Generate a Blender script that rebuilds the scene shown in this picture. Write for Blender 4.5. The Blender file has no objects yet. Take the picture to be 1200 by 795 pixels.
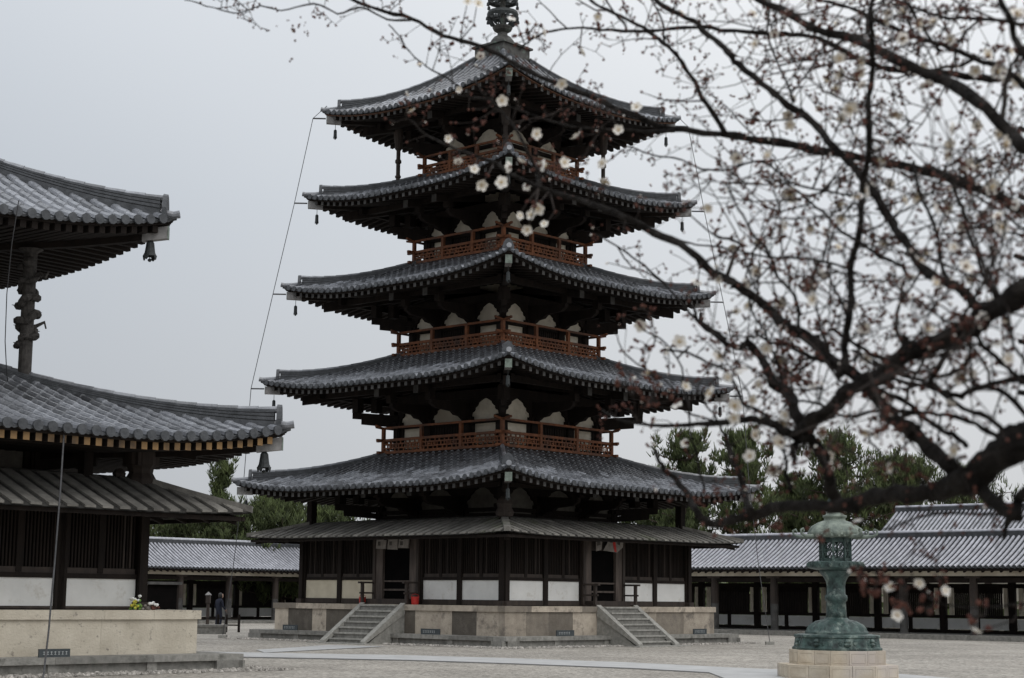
import bpy, math, random
from mathutils import Vector, Matrix
random.seed(7)
R = math.radians
scene = bpy.context.scene
col = scene.collection
# ------------------------------------------------------------------ camera
F = 2018.14; PITCH = R(8.5319); ROLL = R(0.60); BE = R(2.5449); EYE = 1.7
PCX, PCY = -0.524, 68.47            # pagoda centre
cam_d = bpy.data.cameras.new('camera'); cam = bpy.data.objects.new('camera', cam_d); col.objects.link(cam)
cam_d.sensor_fit = 'HORIZONTAL'; cam_d.sensor_width = 36; cam_d.lens = F/1200*36
cam_d.clip_start = 0.05; cam_d.clip_end = 3000
cam.matrix_world = Matrix.Translation((0, 0, EYE)) @ Matrix.Rotation(math.pi/2+PITCH, 4, 'X') @ Matrix.Rotation(ROLL, 4, 'Z')
cam_d.dof.use_dof = True; cam_d.dof.focus_distance = 60; cam_d.dof.aperture_fstop = 60.5/5.6
scene.camera = cam
# ------------------------------------------------------------------ world: overcast sky
world = bpy.data.worlds.new('World'); scene.world = world; world.use_nodes = True
nt = world.node_tree; nt.nodes.clear()
def N(t, **k):
    n = nt.nodes.new(t)
    for a, b in k.items(): setattr(n, a, b)
    return n
out = N('ShaderNodeOutputWorld'); bg = N('ShaderNodeBackground')
sky = N('ShaderNodeTexSky', sky_type='NISHITA', sun_disc=False, sun_elevation=R(48), sun_rotation=R(150), air_density=1.0, dust_density=4.0)
tc = N('ShaderNodeTexCoord'); sep = N('ShaderNodeSeparateXYZ'); mr = N('ShaderNodeMapRange')
nt.links.new(tc.outputs['Generated'], sep.inputs[0]); nt.links.new(sep.outputs['Z'], mr.inputs['Value'])
mr.inputs['From Min'].default_value = 0.0; mr.inputs['From Max'].default_value = 1.0
ramp = N('ShaderNodeValToRGB'); nt.links.new(mr.outputs[0], ramp.inputs[0])
e = ramp.color_ramp.elements
e[0].position = 0; e[0].color = (.56, .565, .57, 1); e[1].position = 1; e[1].color = (1.45, 1.46, 1.48, 1)
a = e.new(.22); a.color = (.67, .70, .735, 1); a = e.new(.45); a.color = (.93, .945, .965, 1)
noi = N('ShaderNodeTexNoise'); noi.inputs['Scale'].default_value = 2.2; noi.inputs['Detail'].default_value = 3
nt.links.new(tc.outputs['Generated'], noi.inputs['Vector'])
mn = N('ShaderNodeMapRange'); mn.inputs['To Min'].default_value = .94; mn.inputs['To Max'].default_value = 1.06
nt.links.new(noi.outputs['Fac'], mn.inputs['Value'])
# the cloud deck is thinner (brighter) toward the west, on the right
mx = N('ShaderNodeMapRange'); nt.links.new(sep.outputs['X'], mx.inputs['Value'])
mx.inputs['From Min'].default_value = -.30; mx.inputs['From Max'].default_value = .15
mx.inputs['To Min'].default_value = .85; mx.inputs['To Max'].default_value = 1.13
mul = N('ShaderNodeMath', operation='MULTIPLY'); nt.links.new(mn.outputs[0], mul.inputs[0]); nt.links.new(mx.outputs[0], mul.inputs[1])
sc = N('ShaderNodeVectorMath', operation='SCALE'); nt.links.new(ramp.outputs[0], sc.inputs[0]); nt.links.new(mul.outputs[0], sc.inputs['Scale'])
sk = N('ShaderNodeVectorMath', operation='SCALE'); nt.links.new(sky.outputs[0], sk.inputs[0]); sk.inputs['Scale'].default_value = .10
mixs = N('ShaderNodeMix', data_type='RGBA'); mixs.inputs['Factor'].default_value = .94
bw = N('ShaderNodeRGBToBW'); nt.links.new(sk.outputs[0], bw.inputs[0])
tn = N('ShaderNodeMix', data_type='RGBA'); tf = N('ShaderNodeMapRange'); nt.links.new(sep.outputs['X'], tf.inputs['Value']); tf.inputs['From Min'].default_value = -.30; tf.inputs['From Max'].default_value = .12
nt.links.new(tf.outputs[0], tn.inputs['Factor']); tn.inputs[6].default_value = (.965, 1.0, 1.045, 1); tn.inputs[7].default_value = (1.0, 1.0, 1.0, 1)
tm = N('ShaderNodeVectorMath', operation='MULTIPLY'); nt.links.new(sc.outputs[0], tm.inputs[0]); nt.links.new(tn.outputs[2], tm.inputs[1])
nt.links.new(bw.outputs[0], mixs.inputs[6]); nt.links.new(tm.outputs[0], mixs.inputs[7])
nt.links.new(mixs.outputs[2], bg.inputs['Color']); bg.inputs['Strength'].default_value = 1.0
nt.links.new(bg.outputs[0], out.inputs[0])
sun_d = bpy.data.lights.new('sun', 'SUN'); sun = bpy.data.objects.new('sun', sun_d); col.objects.link(sun)
sun_d.energy = 0.5; sun_d.angle = R(25); sun_d.color = (1, .97, .93); sun.rotation_euler = (R(42), 0, R(30)); sun.location = (0, 0, 60)
scene.view_settings.view_transform = 'Standard'; scene.view_settings.look = 'None'
scene.view_settings.exposure = 0.0; scene.view_settings.gamma = 1; scene.view_settings.use_curve_mapping = False
# ------------------------------------------------------------------ pixel helpers
_cp, _sp = math.cos(PITCH), math.sin(PITCH); _cr, _sr = math.cos(ROLL), math.sin(ROLL)
def ray(px, py):
    a = px-600; b = py-397.5
    X = (a*_cr+b*_sr)/F; Y = -(-a*_sr+b*_cr)/F
    return (X, _cp-Y*_sp, _sp+Y*_cp)
def at(px, py, y):
    r = ray(px, py); return Vector((r[0]/r[1]*y, y, r[2]/r[1]*y+EYE))
def ground(px, py, z=0.0):
    r = ray(px, py); t = (z-EYE)/r[2]; return Vector((r[0]*t, r[1]*t, z))
ANG = BE+math.pi/4
def l2w(u, v, z=0.0):
    return Vector((PCX+u*math.cos(ANG)-v*math.sin(ANG), PCY+u*math.sin(ANG)+v*math.cos(ANG), z))
# ------------------------------------------------------------------ materials
def mat(name, c1, c2=None, scale=3.0, rough=.8, bump=0, bscale=30, tint=None, c3=None, metal=0, stretch=None, spec=.5, detail=6, transl=False, stain=None):
    m = bpy.data.materials.new(name); m.use_nodes = True; t = m.node_tree; b = t.nodes['Principled BSDF']
    L = t.links.new
    b.inputs['Roughness'].default_value = rough; b.inputs['Metallic'].default_value = metal
    b.inputs['Specular IOR Level'].default_value = spec
    co = t.nodes.new('ShaderNodeTexCoord').outputs['Object']
    if stretch:
        mp = t.nodes.new('ShaderNodeMapping'); mp.inputs['Scale'].default_value = stretch; L(co, mp.inputs[0]); co = mp.outputs[0]
    c2 = c2 or c1
    n = t.nodes.new('ShaderNodeTexNoise'); n.inputs['Scale'].default_value = scale; n.inputs['Detail'].default_value = detail; n.inputs['Roughness'].default_value = .62
    L(co, n.inputs['Vector'])
    r = t.nodes.new('ShaderNodeValToRGB'); L(n.outputs['Fac'], r.inputs[0])
    r.color_ramp.elements[0].position = .33; r.color_ramp.elements[0].color = (*c1, 1)
    r.color_ramp.elements[1].position = .68; r.color_ramp.elements[1].color = (*c2, 1)
    cur = r.outputs[0]
    if c3:      # a second, larger patch colour
        n2 = t.nodes.new('ShaderNodeTexNoise'); n2.inputs['Scale'].default_value = scale*.23; n2.inputs['Detail'].default_value = 5; L(co, n2.inputs['Vector'])
        rr = t.nodes.new('ShaderNodeMapRange'); rr.inputs['From Min'].default_value = .48; rr.inputs['From Max'].default_value = .66; L(n2.outputs['Fac'], rr.inputs['Value'])
        mi = t.nodes.new('ShaderNodeMix'); mi.data_type = 'RGBA'; L(rr.outputs[0], mi.inputs['Factor']); L(cur, mi.inputs[6]); mi.inputs[7].default_value = (*c3, 1); cur = mi.outputs[2]
    if tint:    # per-piece value: 0 -> tint[0] multiplier, 1 -> tint[1]
        at_ = t.nodes.new('ShaderNodeAttribute'); at_.attribute_name = 'tint'
        mr_ = t.nodes.new('ShaderNodeMapRange'); mr_.inputs['To Min'].default_value = tint[0]; mr_.inputs['To Max'].default_value = tint[1]; L(at_.outputs['Fac'], mr_.inputs['Value'])
        vm = t.nodes.new('ShaderNodeVectorMath'); vm.operation = 'SCALE'; L(cur, vm.inputs[0]); L(mr_.outputs[0], vm.inputs['Scale']); cur = vm.outputs[0]
    if stain:   # (colour, scale, lo, hi) blotches with an outline of their own
        n3 = t.nodes.new('ShaderNodeTexNoise'); n3.inputs['Scale'].default_value = stain[1]; n3.inputs['Detail'].default_value = 8; n3.inputs['Roughness'].default_value = .7
        L(t.nodes.new('ShaderNodeTexCoord').outputs['Object'], n3.inputs['Vector'])
        rr = t.nodes.new('ShaderNodeMapRange'); rr.inputs['From Min'].default_value = stain[2]; rr.inputs['From Max'].default_value = stain[3]; L(n3.outputs['Fac'], rr.inputs['Value'])
        mi = t.nodes.new('ShaderNodeMix'); mi.data_type = 'RGBA'; L(rr.outputs[0], mi.inputs['Factor']); L(cur, mi.inputs[6]); mi.inputs[7].default_value = (*stain[0], 1); cur = mi.outputs[2]
    L(cur, b.inputs['Base Color'])
    if bump:
        n4 = t.nodes.new('ShaderNodeTexNoise'); n4.inputs['Scale'].default_value = bscale; n4.inputs['Detail'].default_value = 5; L(co, n4.inputs['Vector'])
        bp = t.nodes.new('ShaderNodeBump'); bp.inputs['Strength'].default_value = bump; bp.inputs['Distance'].default_value = .03; L(n4.outputs['Fac'], bp.inputs['Height']); L(bp.outputs[0], b.inputs['Normal'])
    if transl:
        b.inputs['Transmission Weight'].default_value = 0; b.inputs['Subsurface Weight'].default_value = .15; b.inputs['Subsurface Radius'].default_value = (.01, .01, .008)
    return m
M = {}
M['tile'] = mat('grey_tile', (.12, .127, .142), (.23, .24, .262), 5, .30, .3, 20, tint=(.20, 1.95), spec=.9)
M['tile_top'] = mat('grey_tile_corridor', (.27, .275, .305), (.42, .425, .465), 5, .36, .2, 20, tint=(.8, 1.25), spec=.7)
M['pan'] = mat('pan_tile', (.020, .022, .025), (.050, .053, .058), 5, .5, .3, 20, tint=(.4, 1.8))
M['wood'] = mat('old_dark_wood', (.009, .0065, .0055), (.020, .014, .011), 4, .85, .3, 40, spec=.25, stretch=(1, 1, .25))
M['wood_mid'] = mat('weathered_wood', (.022, .016, .013), (.055, .040, .032), 4, .8, .3, 40, stretch=(1, 1, .2))
M['wood_worn'] = mat('worn_door_frame', (.042, .031, .026), (.115, .09, .076), 5, .8, .3, 40, stretch=(1, 1, .2))
M['rail'] = mat('reddish_rail_wood', (.125, .042, .018), (.25, .092, .036), 4, .8, .2, 40, c3=(.10, .048, .030), stain=((.065, .042, .033), 1.9, .55, .72))
M['raft_end'] = mat('grey_rafter_end', (.032, .031, .030), (.09, .087, .084), 2.5, .8)
M['raft_gold'] = mat('ochre_rafter_end', (.030, .022, .017), (.34, .20, .08), 1.1, .7, detail=3)
M['newwood'] = mat('renewed_eave_board', (.07, .032, .018), (.15, .068, .036), 5, .7)
M['plaster'] = mat('aged_plaster', (.58, .53, .43), (.76, .70, .59), 2.2, .9, .05, 20, c3=(.46, .41, .33), stain=((.34, .29, .22), 3.1, .58, .76))
M['plaster_w'] = mat('white_plaster', (.66, .66, .64), (.76, .76, .74), 1.5, .9, .03, 20, stain=((.46, .43, .37), 2.9, .55, .78))
M['plaster_y'] = mat('yellowed_plaster', (.56, .50, .38), (.66, .60, .47), 2.5, .9, .03, 20)
M['board'] = mat('weathered_roof_board', (.10, .094, .085), (.21, .20, .18), 3, .85, .4, 25, tint=(.15, 1.5), stain=((.10, .115, .06), .35, .57, .72))
M['tuff'] = mat('pale_tuff_stone', (.37, .315, .255), (.52, .455, .37), 3.5, .9, .5, 25, tint=(.02, 1.15), stain=((.15, .13, .11), 2.2, .52, .68))
M['tuff_k'] = mat('spotted_tuff_stone', (.42, .375, .30), (.56, .51, .42), 1.6, .9, .5, 25, tint=(.85, 1.12), stain=((.22, .195, .165), 5.5, .585, .68))
M['granite'] = mat('grey_granite', (.17, .165, .15), (.30, .29, .265), 6, .9, .5, 40, tint=(.8, 1.2), stain=((.09, .09, .075), 1.8, .56, .70))
M['granite_l'] = mat('light_granite', (.22, .215, .195), (.36, .35, .32), 6, .9, .4, 40, tint=(.85, 1.15), stain=((.13, .13, .11), 1.6, .58, .75))
M['bronze'] = mat('green_bronze', (.014, .025, .024), (.070, .118, .106), 6, .5, .6, 14, metal=.2, stain=((.22, .27, .24), 3.6, .54, .68))
M['finial'] = mat('weathered_finial_bronze', (.035, .034, .032), (.10, .098, .09), 4, .6, .5, 14, metal=.2, stain=((.12, .17, .14), 2.0, .56, .66))
M['bronze_l'] = mat('pale_green_bronze', (.09, .115, .10), (.27, .31, .26), 5, .6, .6, 12, metal=.2)
M['iron'] = mat('dark_bronze', (.02, .022, .022), (.05, .058, .06), 8, .6, metal=.3)
M['cap'] = mat('metal_rafter_cap', (.17, .165, .16), (.30, .29, .285), 6, .5, metal=.15)
M['copper'] = mat('verdigris_plate', (.10, .12, .10), (.22, .27, .23), 6, .6)
M['carved'] = mat('weathered_carving', (.025, .022, .020), (.075, .068, .062), 9, .85, .5, 30)
M['plaster_shade'] = mat('shaded_plaster', (.10, .092, .08), (.17, .16, .14), 3, .9)  # plaster copy darkened to paint in the shade beneath the lower tiled roofs
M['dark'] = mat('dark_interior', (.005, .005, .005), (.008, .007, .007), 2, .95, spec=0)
M['bark'] = mat('plum_bark', (.006, .005, .0045), (.030, .026, .023), 34, .9, 1.0, 60, spec=.12)
M['twig'] = mat('plum_twig_bark', (.014, .011, .010), (.050, .040, .035), 40, .8, .3, 90, spec=.2)
M['petal'] = mat('white_petal', (.80, .765, .70), (.90, .875, .83), 60, .6, transl=True)
M['stamen'] = mat('yellow_stamens', (.55, .38, .12), (.70, .52, .22), 60, .7)
M['calyx'] = mat('red_brown_calyx', (.065, .022, .018), (.14, .06, .042), 60, .7, spec=.2)
M['red'] = mat('red_paint', (.45, .02, .015), (.60, .035, .025), 6, .45)
M['wire'] = mat('steel_wire', (.05, .05, .053), (.09, .09, .095), 10, .5, metal=.3)
M['sign'] = mat('dark_sign', (.035, .045, .05), (.055, .065, .07), 8, .6)
M['mark'] = mat('pale_sign_lettering', (.38, .40, .40), (.5, .52, .52), 60, .7)
M['cloth'] = mat('tattered_pale_cloth', (.20, .18, .165), (.31, .285, .26), 6, .9)
M['clothdark'] = mat('faded_pattern', (.05, .045, .04), (.11, .10, .09), 9, .9)
M['navy'] = mat('navy_clothing', (.006, .008, .018), (.010, .014, .032), 6, .9)
M['skin'] = mat('skin', (.42, .26, .19), (.48, .30, .22), 6, .6)
M['hair'] = mat('black_hair', (.01, .009, .008), (.02, .018, .016), 20, .6)
M['path'] = mat('pale_paving', (.36, .36, .355), (.47, .47, .465), 1.2, .85, .2, 40)
M['edge'] = mat('dark_kerb_edge', (.08, .078, .075), (.14, .135, .13), 3, .9)
M['lstone'] = mat('beige_plinth_stone', (.45, .38, .29), (.60, .53, .42), 3, .85, .3, 30, c3=(.46, .41, .37), tint=(.85, 1.12))
M['pebble'] = mat('pebble', (.20, .185, .165), (.50, .47, .43), 8, .85, tint=(.6, 1.3))
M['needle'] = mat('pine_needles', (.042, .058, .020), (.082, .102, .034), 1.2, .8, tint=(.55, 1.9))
M['pinebark'] = mat('pine_bark', (.045, .032, .024), (.09, .065, .05), 6, .9, .4, 20)
M['yellow'] = mat('yellow_petals', (.55, .50, .05), (.65, .6, .1), 20, .7)
M['greenleaf'] = mat('green_stem_leaf', (.10, .22, .04), (.2, .35, .06), 20, .7)
M['white'] = mat('white_flower', (.75, .75, .73), (.85, .85, .83), 20, .7)
M['grass'] = mat('distant_grass', (.05, .06, .02), (.10, .11, .04), 3, .9)
def ground_mat():
    m = bpy.data.materials.new('raked_sand_gravel'); m.use_nodes = True; t = m.node_tree; L = t.links.new; b = t.nodes['Principled BSDF']
    b.inputs['Roughness'].default_value = .9; b.inputs['Specular IOR Level'].default_value = .25
    co = t.nodes.new('ShaderNodeTexCoord').outputs['Object']
    n1 = t.nodes.new('ShaderNodeTexNoise'); n1.inputs['Scale'].default_value = .35; n1.inputs['Detail'].default_value = 8; n1.inputs['Roughness'].default_value = .65; L(co, n1.inputs['Vector'])
    r1 = t.nodes.new('ShaderNodeValToRGB'); L(n1.outputs['Fac'], r1.inputs[0])
    r1.color_ramp.elements[0].position = .3; r1.color_ramp.elements[0].color = (.285, .262, .230, 1); r1.color_ramp.elements[1].position = .7; r1.color_ramp.elements[1].color = (.385, .36, .32, 1)
    n5 = t.nodes.new('ShaderNodeTexNoise'); n5.inputs['Scale'].default_value = .11; n5.inputs['Detail'].default_value = 9; n5.inputs['Roughness'].default_value = .72; L(co, n5.inputs['Vector'])
    m5 = t.nodes.new('ShaderNodeMapRange'); m5.inputs['From Min'].default_value = .38; m5.inputs['From Max'].default_value = .64; m5.inputs['To Min'].default_value = .80; m5.inputs['To Max'].default_value = 1.10; L(n5.outputs['Fac'], m5.inputs['Value'])
    s5 = t.nodes.new('ShaderNodeVectorMath'); s5.operation = 'SCALE'; L(r1.outputs[0], s5.inputs[0]); L(m5.outputs[0], s5.inputs['Scale'])
    v = t.nodes.new('ShaderNodeTexVoronoi'); v.inputs['Scale'].default_value = 14; L(co, v.inputs['Vector'])
    hs = t.nodes.new('ShaderNodeSeparateColor'); L(v.outputs['Color'], hs.inputs[0])
    mr = t.nodes.new('ShaderNodeMapRange'); mr.inputs['To Min'].default_value = .55; mr.inputs['To Max'].default_value = 1.45; L(hs.outputs[0], mr.inputs['Value'])
    sc = t.nodes.new('ShaderNodeVectorMath'); sc.operation = 'SCALE'; L(s5.outputs[0], sc.inputs[0]); L(mr.outputs[0], sc.inputs['Scale']); L(sc.outputs[0], b.inputs['Base Color'])
    bp = t.nodes.new('ShaderNodeBump'); bp.inputs['Strength'].default_value = .5; bp.inputs['Distance'].default_value = .02; L(v.outputs['Distance'], bp.inputs['Height']); L(bp.outputs[0], b.inputs['Normal'])
    return m
M['ground'] = ground_mat()
# ------------------------------------------------------------------ mesh builder
class MB:
    def __init__(s): s.v = []; s.f = []; s.m = []; s.t = []; s.xf = None
    def add(s, vs, fs, mi=0, t=None):
        o = len(s.v)
        if s.xf: vs = [s.xf(*p) for p in vs]
        s.v += [tuple(p) for p in vs]
        t = .5 if t is None else t
        for f in fs: s.f.append(tuple(i+o for i in f)); s.m.append(mi); s.t.append(t)
    def hexa(s, c, mi=0, t=None):      # 8 corners: bottom 4 (ccw), top 4
        s.add(c, [(3, 2, 1, 0), (4, 5, 6, 7), (0, 1, 5, 4), (1, 2, 6, 5), (2, 3, 7, 6), (3, 0, 4, 7)], mi, t)
    def box(s, x0, x1, y0, y1, z0, z1, mi=0, t=None):
        s.hexa([(x0, y0, z0), (x1, y0, z0), (x1, y1, z0), (x0, y1, z0), (x0, y0, z1), (x1, y0, z1), (x1, y1, z1), (x0, y1, z1)], mi, t)
    def beam(s, p, q, w, h, mi=0, t=None, up=(0, 0, 1), vert_ends=False):
        p = Vector(p); q = Vector(q); d = (q-p).normalized(); sd = d.cross(Vector(up))
        if sd.length < 1e-4: sd = Vector((1, 0, 0))
        sd.normalize(); u = Vector((0, 0, 1)) if vert_ends else sd.cross(d).normalized()
        a = sd*w/2; b = u*h/2
        s.hexa([p-a-b, p+a-b, q+a-b, q-a-b, p-a+b, p+a+b, q+a+b, q-a+b], mi, t)
    def tube(s, pts, rad, n=8, mi=0, t=None, cap=True):
        pts = [Vector(p) for p in pts]
        if not hasattr(rad, '__len__'): rad = [rad]*len(pts)
        ref = None; vs = []
        for i, p in enumerate(pts):
            d = (pts[min(i+1, len(pts)-1)]-pts[max(i-1, 0)]).normalized()
            if ref is None: ref = d.orthogonal().normalized()
            ref = (ref-d*ref.dot(d)); ref = ref.normalized() if ref.length > 1e-6 else d.orthogonal().normalized()
            b = d.cross(ref)
            for k in range(n):
                an = 2*math.pi*k/n; vs.append(p+(ref*math.cos(an)+b*math.sin(an))*rad[i])
        fs = [(i*n+k, i*n+(k+1) % n, (i+1)*n+(k+1) % n, (i+1)*n+k) for i in range(len(pts)-1) for k in range(n)]
        if cap: fs += [tuple(range(n-1, -1, -1)), tuple((len(pts)-1)*n+k for k in range(n))]
        s.add(vs, fs, mi, t)
    def lathe(s, prof, n=16, c=(0, 0, 0), mi=0, rot=0, t=None, cap=True):
        vs = []
        for r, z in prof:
            for k in range(n):
                an = 2*math.pi*k/n+rot; vs.append((c[0]+r*math.cos(an), c[1]+r*math.sin(an), c[2]+z))
        fs = [(i*n+k, i*n+(k+1) % n, (i+1)*n+(k+1) % n, (i+1)*n+k) for i in range(len(prof)-1) for k in range(n)]
        if cap: fs += [tuple(range(n-1, -1, -1)), tuple((len(prof)-1)*n+k for k in range(n))]
        s.add(vs, fs, mi, t)
    def prism(s, poly, f0, f1, mi=0, t=None):   # poly of (a,b); f0/f1 map (a,b)->xyz for the two faces
        n = len(poly); vs = [f0(a, b) for a, b in poly]+[f1(a, b) for a, b in poly]
        fs = [tuple(range(n)), tuple(range(2*n-1, n-1, -1))]+[(i, n+i, n+(i+1) % n, (i+1) % n) for i in range(n)]
        s.add(vs, fs, mi, t)
    def build(s, name, mats, parent=None, smooth=False, bevel=0):
        me = bpy.data.meshes.new(name); me.from_pydata(s.v, [], s.f)
        if not isinstance(mats, (list, tuple)): mats = [mats]
        for m in mats: me.materials.append(m)
        me.polygons.foreach_set('material_index', s.m)
        at_ = me.attributes.new('tint', 'FLOAT', 'FACE'); at_.data.foreach_set('value', s.t)
        if smooth: me.polygons.foreach_set('use_smooth', [True]*len(s.f))
        me.update()
        o = bpy.data.objects.new(name, me); col.objects.link(o)
        if parent: o.parent = parent
        if bevel:
            b = o.modifiers.new('bevel', 'BEVEL'); b.width = bevel; b.segments = 2; b.limit_method = 'ANGLE'
        return o
def tag(o, label=None, cat=None, group=None, kind=None):
    if label: o['label'] = label
    if cat: o['category'] = cat
    if group: o['group'] = group
    if kind: o['kind'] = kind
    return o
def empty(name, loc=(0, 0, 0), rz=0, label=None, cat=None, group=None):
    o = bpy.data.objects.new(name, None); col.objects.link(o); o.location = loc; o.rotation_euler = (0, 0, rz)
    o.empty_display_size = .3
    return tag(o, label, cat, group)
rnd = random.Random(11)
# ------------------------------------------------------------------ generic temple pieces (local coordinates, rectangle hx x hy)
def side(i, hx, hy):
    """returns (half length U, map (u, inset d, z) -> xyz) ; d measured inward from the rectangle edge. 0:-y 1:+x 2:+y 3:-x"""
    if i == 0: return hx, lambda u, d, z: (u, -(hy-d), z)
    if i == 1: return hy, lambda u, d, z: (hx-d, u, z)
    if i == 2: return hx, lambda u, d, z: (-u, hy-d, z)
    return hy, lambda u, d, z: (-(hx-d), -u, z)
def wv(u): return math.sin(u*1.7)+.6*math.sin(u*4.1+1)
class Roof:
    def __init__(s, hx, hy, z0, H, run, lift=.45, c=4.5, steep=.70):
        s.hx, s.hy, s.z0, s.H, s.run, s.lift, s.c, s.steep = hx, hy, z0, H, run, lift, c, steep
    def prof(s, d): return s.H*(s.steep*d/s.run+(1-s.steep)*(d/s.run)**2)
    def L(s, e): return s.lift*max(0, 1-e/s.c)**2.1
    def z(s, u, d, U): return s.z0+s.prof(d)+s.L(max(0, U-abs(u)))
    def hipz(s, d): return s.z0+s.prof(d)+s.L(d)
def tiled_roof(rf, root, sp=.335, rc=.090, seg=.34, end_mat='raft_end', sofslope=.16, body=None, board='wood', raft_sp=None, simple=False, name='tiled_roof', tvar=1, rw=.07, ridge_h=.36, soff_drop=.13, de=.50):
    hx, hy = rf.hx, rf.hy
    mb = MB(); wd = MB(); rt = MB()
    for i in range(4):
        U, T = side(i, hx, hy)
        n = int(round(2*U/sp)); s_ = 2*U/n
        mb.xf = T; wd.xf = T; rt.xf = T
        # base sheet
        nu, nd = 40, 12
        vs = []; fs = []
        for a in range(nd+1):
            d = rf.run*a/nd
            for b in range(nu+1):
                u = (2*b/nu-1)*(U-d); vs.append((u, d, rf.z(u, d, U)-.07))
        for a in range(nd):
            for b in range(nu):
                q = a*(nu+1)+b; fs.append((q, q+1, q+nu+2, q+nu+1))
        mb.add(vs, fs, 1, .4)
        for k in range(n+1):
            u = -U+k*s_
            # pan tiles between u and u+s_
            if k < n and not simple:
                um = u+s_/2; dm = min(U-abs(um)-.05, rf.run); d = -.03; j = 0
                while d < dm-.05:
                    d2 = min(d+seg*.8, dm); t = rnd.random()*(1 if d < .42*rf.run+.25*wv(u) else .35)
                    zf = .026; L_ = []
                    for (dd, dz) in ((d, zf), (d2, .01)):
                        for (uu, cz) in ((u+.02, 0), (um, -.05), (u+s_-.02, 0)):
                            L_.append((uu, dd, rf.z(uu, max(dd, 0), U)+dz+cz))
                    L_ += [(p[0], p[1], p[2]-.06) for p in L_[:3]]
                    mb.add(L_, [(0, 1, 4, 3), (1, 2, 5, 4), (0, 6, 7, 1), (1, 7, 8, 2)], 1, t)
                    d = d2
            if abs(abs(u)-U) < .06: continue
            dm = min(U-abs(u)-.02, rf.run)
            if dm < .1: continue
            d = -.05; t = rnd.random(); base_t = rnd.random()*.5
            while d < dm-.02:
                d2 = min(d+seg, dm); t = ((.12+.45*base_t+rnd.random()*.65) if d < .42*rf.run+.25*wv(u) else .05+.3*base_t+rnd.random()*.16) if tvar else (.26+.7*base_t+rnd.random()*.26-(.26 if d > .38*rf.run+.2*wv(u) else 0))  # lighter lower courses: newer tiles plus eave highlights put into the tint
                vs = []
                for (dd, rr, dz) in ((d, rc*1.04, .012), (d2, rc*.93, 0)):
                    zz = rf.z(u, max(dd, 0), U)+dz
                    for q in range(6):
                        an = math.pi*q/5; vs.append((u+rr*math.cos(an), dd, zz-.01+rr*1.2*math.sin(an)))
                fs = [(q, q+6, q+7, q+1) for q in range(5)]+[(0, 1, 2, 3, 4, 5)]
                mb.add(vs, fs, 0, t)
                d = d2
            # eave disc
            z_ = rf.z(u, 0, U)+.012; vs = []
            for dd in (-.085, -.03):
                for q in range(10):
                    an = 2*math.pi*q/10; vs.append((u+rc*1.12*math.cos(an), dd, z_+rc*1.12*math.sin(an)))
            mb.add(vs, [tuple(range(9, -1, -1))]+[(q, (q+1) % 10, 10+(q+1) % 10, 10+q) for q in range(10)], 1, .7+rnd.random()*.5)
        # eave boards under the tiles
        m_ = 24
        for (d0, d1, zt, zb, mi) in ((.0, .10, -.05, -.085, 1), (.05, .22, -.088, -soff_drop+.002, 0)):
            for b in range(m_):
                u0 = -U+.03+(2*U-.06)*b/m_; u1 = -U+.03+(2*U-.06)*(b+1)/m_
                z0 = rf.z(u0, 0, U); z1 = rf.z(u1, 0, U)
                wd.hexa([(u0, d0, z0+zb), (u1, d0, z1+zb), (u1, d1, z1+zb), (u0, d1, z0+zb), (u0, d0, z0+zt), (u1, d0, z1+zt), (u1, d1, z1+zt), (u0, d1, z0+zt)], mi)
        # soffit sheet
        run2 = min(body if body else rf.run, rf.run+2)
        vs = []; fs = []
        for a in range(5):
            d = .1+(run2-.1)*a/4
            for b in range(nu+1):
                u = (2*b/nu-1)*(U-d); vs.append((u, d, rf.z0+rf.L(max(0, U-abs(u)))-soff_drop+sofslope*d))
        for a in range(4):
            for b in range(nu):
                q = a*(nu+1)+b; fs.append((q+nu+1, q+nu+2, q+1, q))
        wd.add(vs, fs, 1)
        # rafters
        rs = raft_sp or .35; nr = int(2*U/rs)
        for k in range(nr):
            u = -U+(k+.5)*2*U/nr; dm = min(U-abs(u), run2)
            if dm < .3: continue
            lz = rf.z0+rf.L(U-abs(u))-soff_drop
            w = rw; h = .165; d0 = .10
            c = [(u-w, d0, lz-h+sofslope*d0), (u+w, d0, lz-h+sofslope*d0), (u+w, dm, lz-h+sofslope*dm), (u-w, dm, lz-h+sofslope*dm),
                 (u-w, d0, lz+sofslope*d0), (u+w, d0, lz+sofslope*d0), (u+w, dm, lz+sofslope*dm), (u-w, dm, lz+sofslope*dm)]
            rt.add(c, [(3, 2, 1, 0), (1, 2, 6, 5), (3, 0, 4, 7)], 0); rt.add(c, [(0, 1, 5, 4)], 1, rnd.random())
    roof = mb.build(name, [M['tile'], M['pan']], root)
    wd.build('eave_board', [M[board], M['wood']], roof)
    rt.build('rafters', [M['wood'], M[end_mat]], roof)
    # hip ridges and hip rafters
    for (sx, sy) in ((-1, -1), (1, -1), (1, 1), (-1, 1)):
        hb = MB(); P = lambda d, dz=0, off=0: Vector((sx*(hx-d)+off*sx*.7071*0, sy*(hy-d), rf.hipz(max(d, 0))+dz))
        side_v = Vector((-sy*sx*sx, sx*sx*sx, 0)).normalized() if False else Vector((sy, -sx, 0)).normalized()
        ds = [de+(rf.run-de)*k/14 for k in range(15)]
        def row(d, extra):
            k = min(1, max(0, (d-de)/(rf.run-de))); return ridge_h*(.42+.58*(1-k)**1.5)+extra*(1-k)**6
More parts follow.
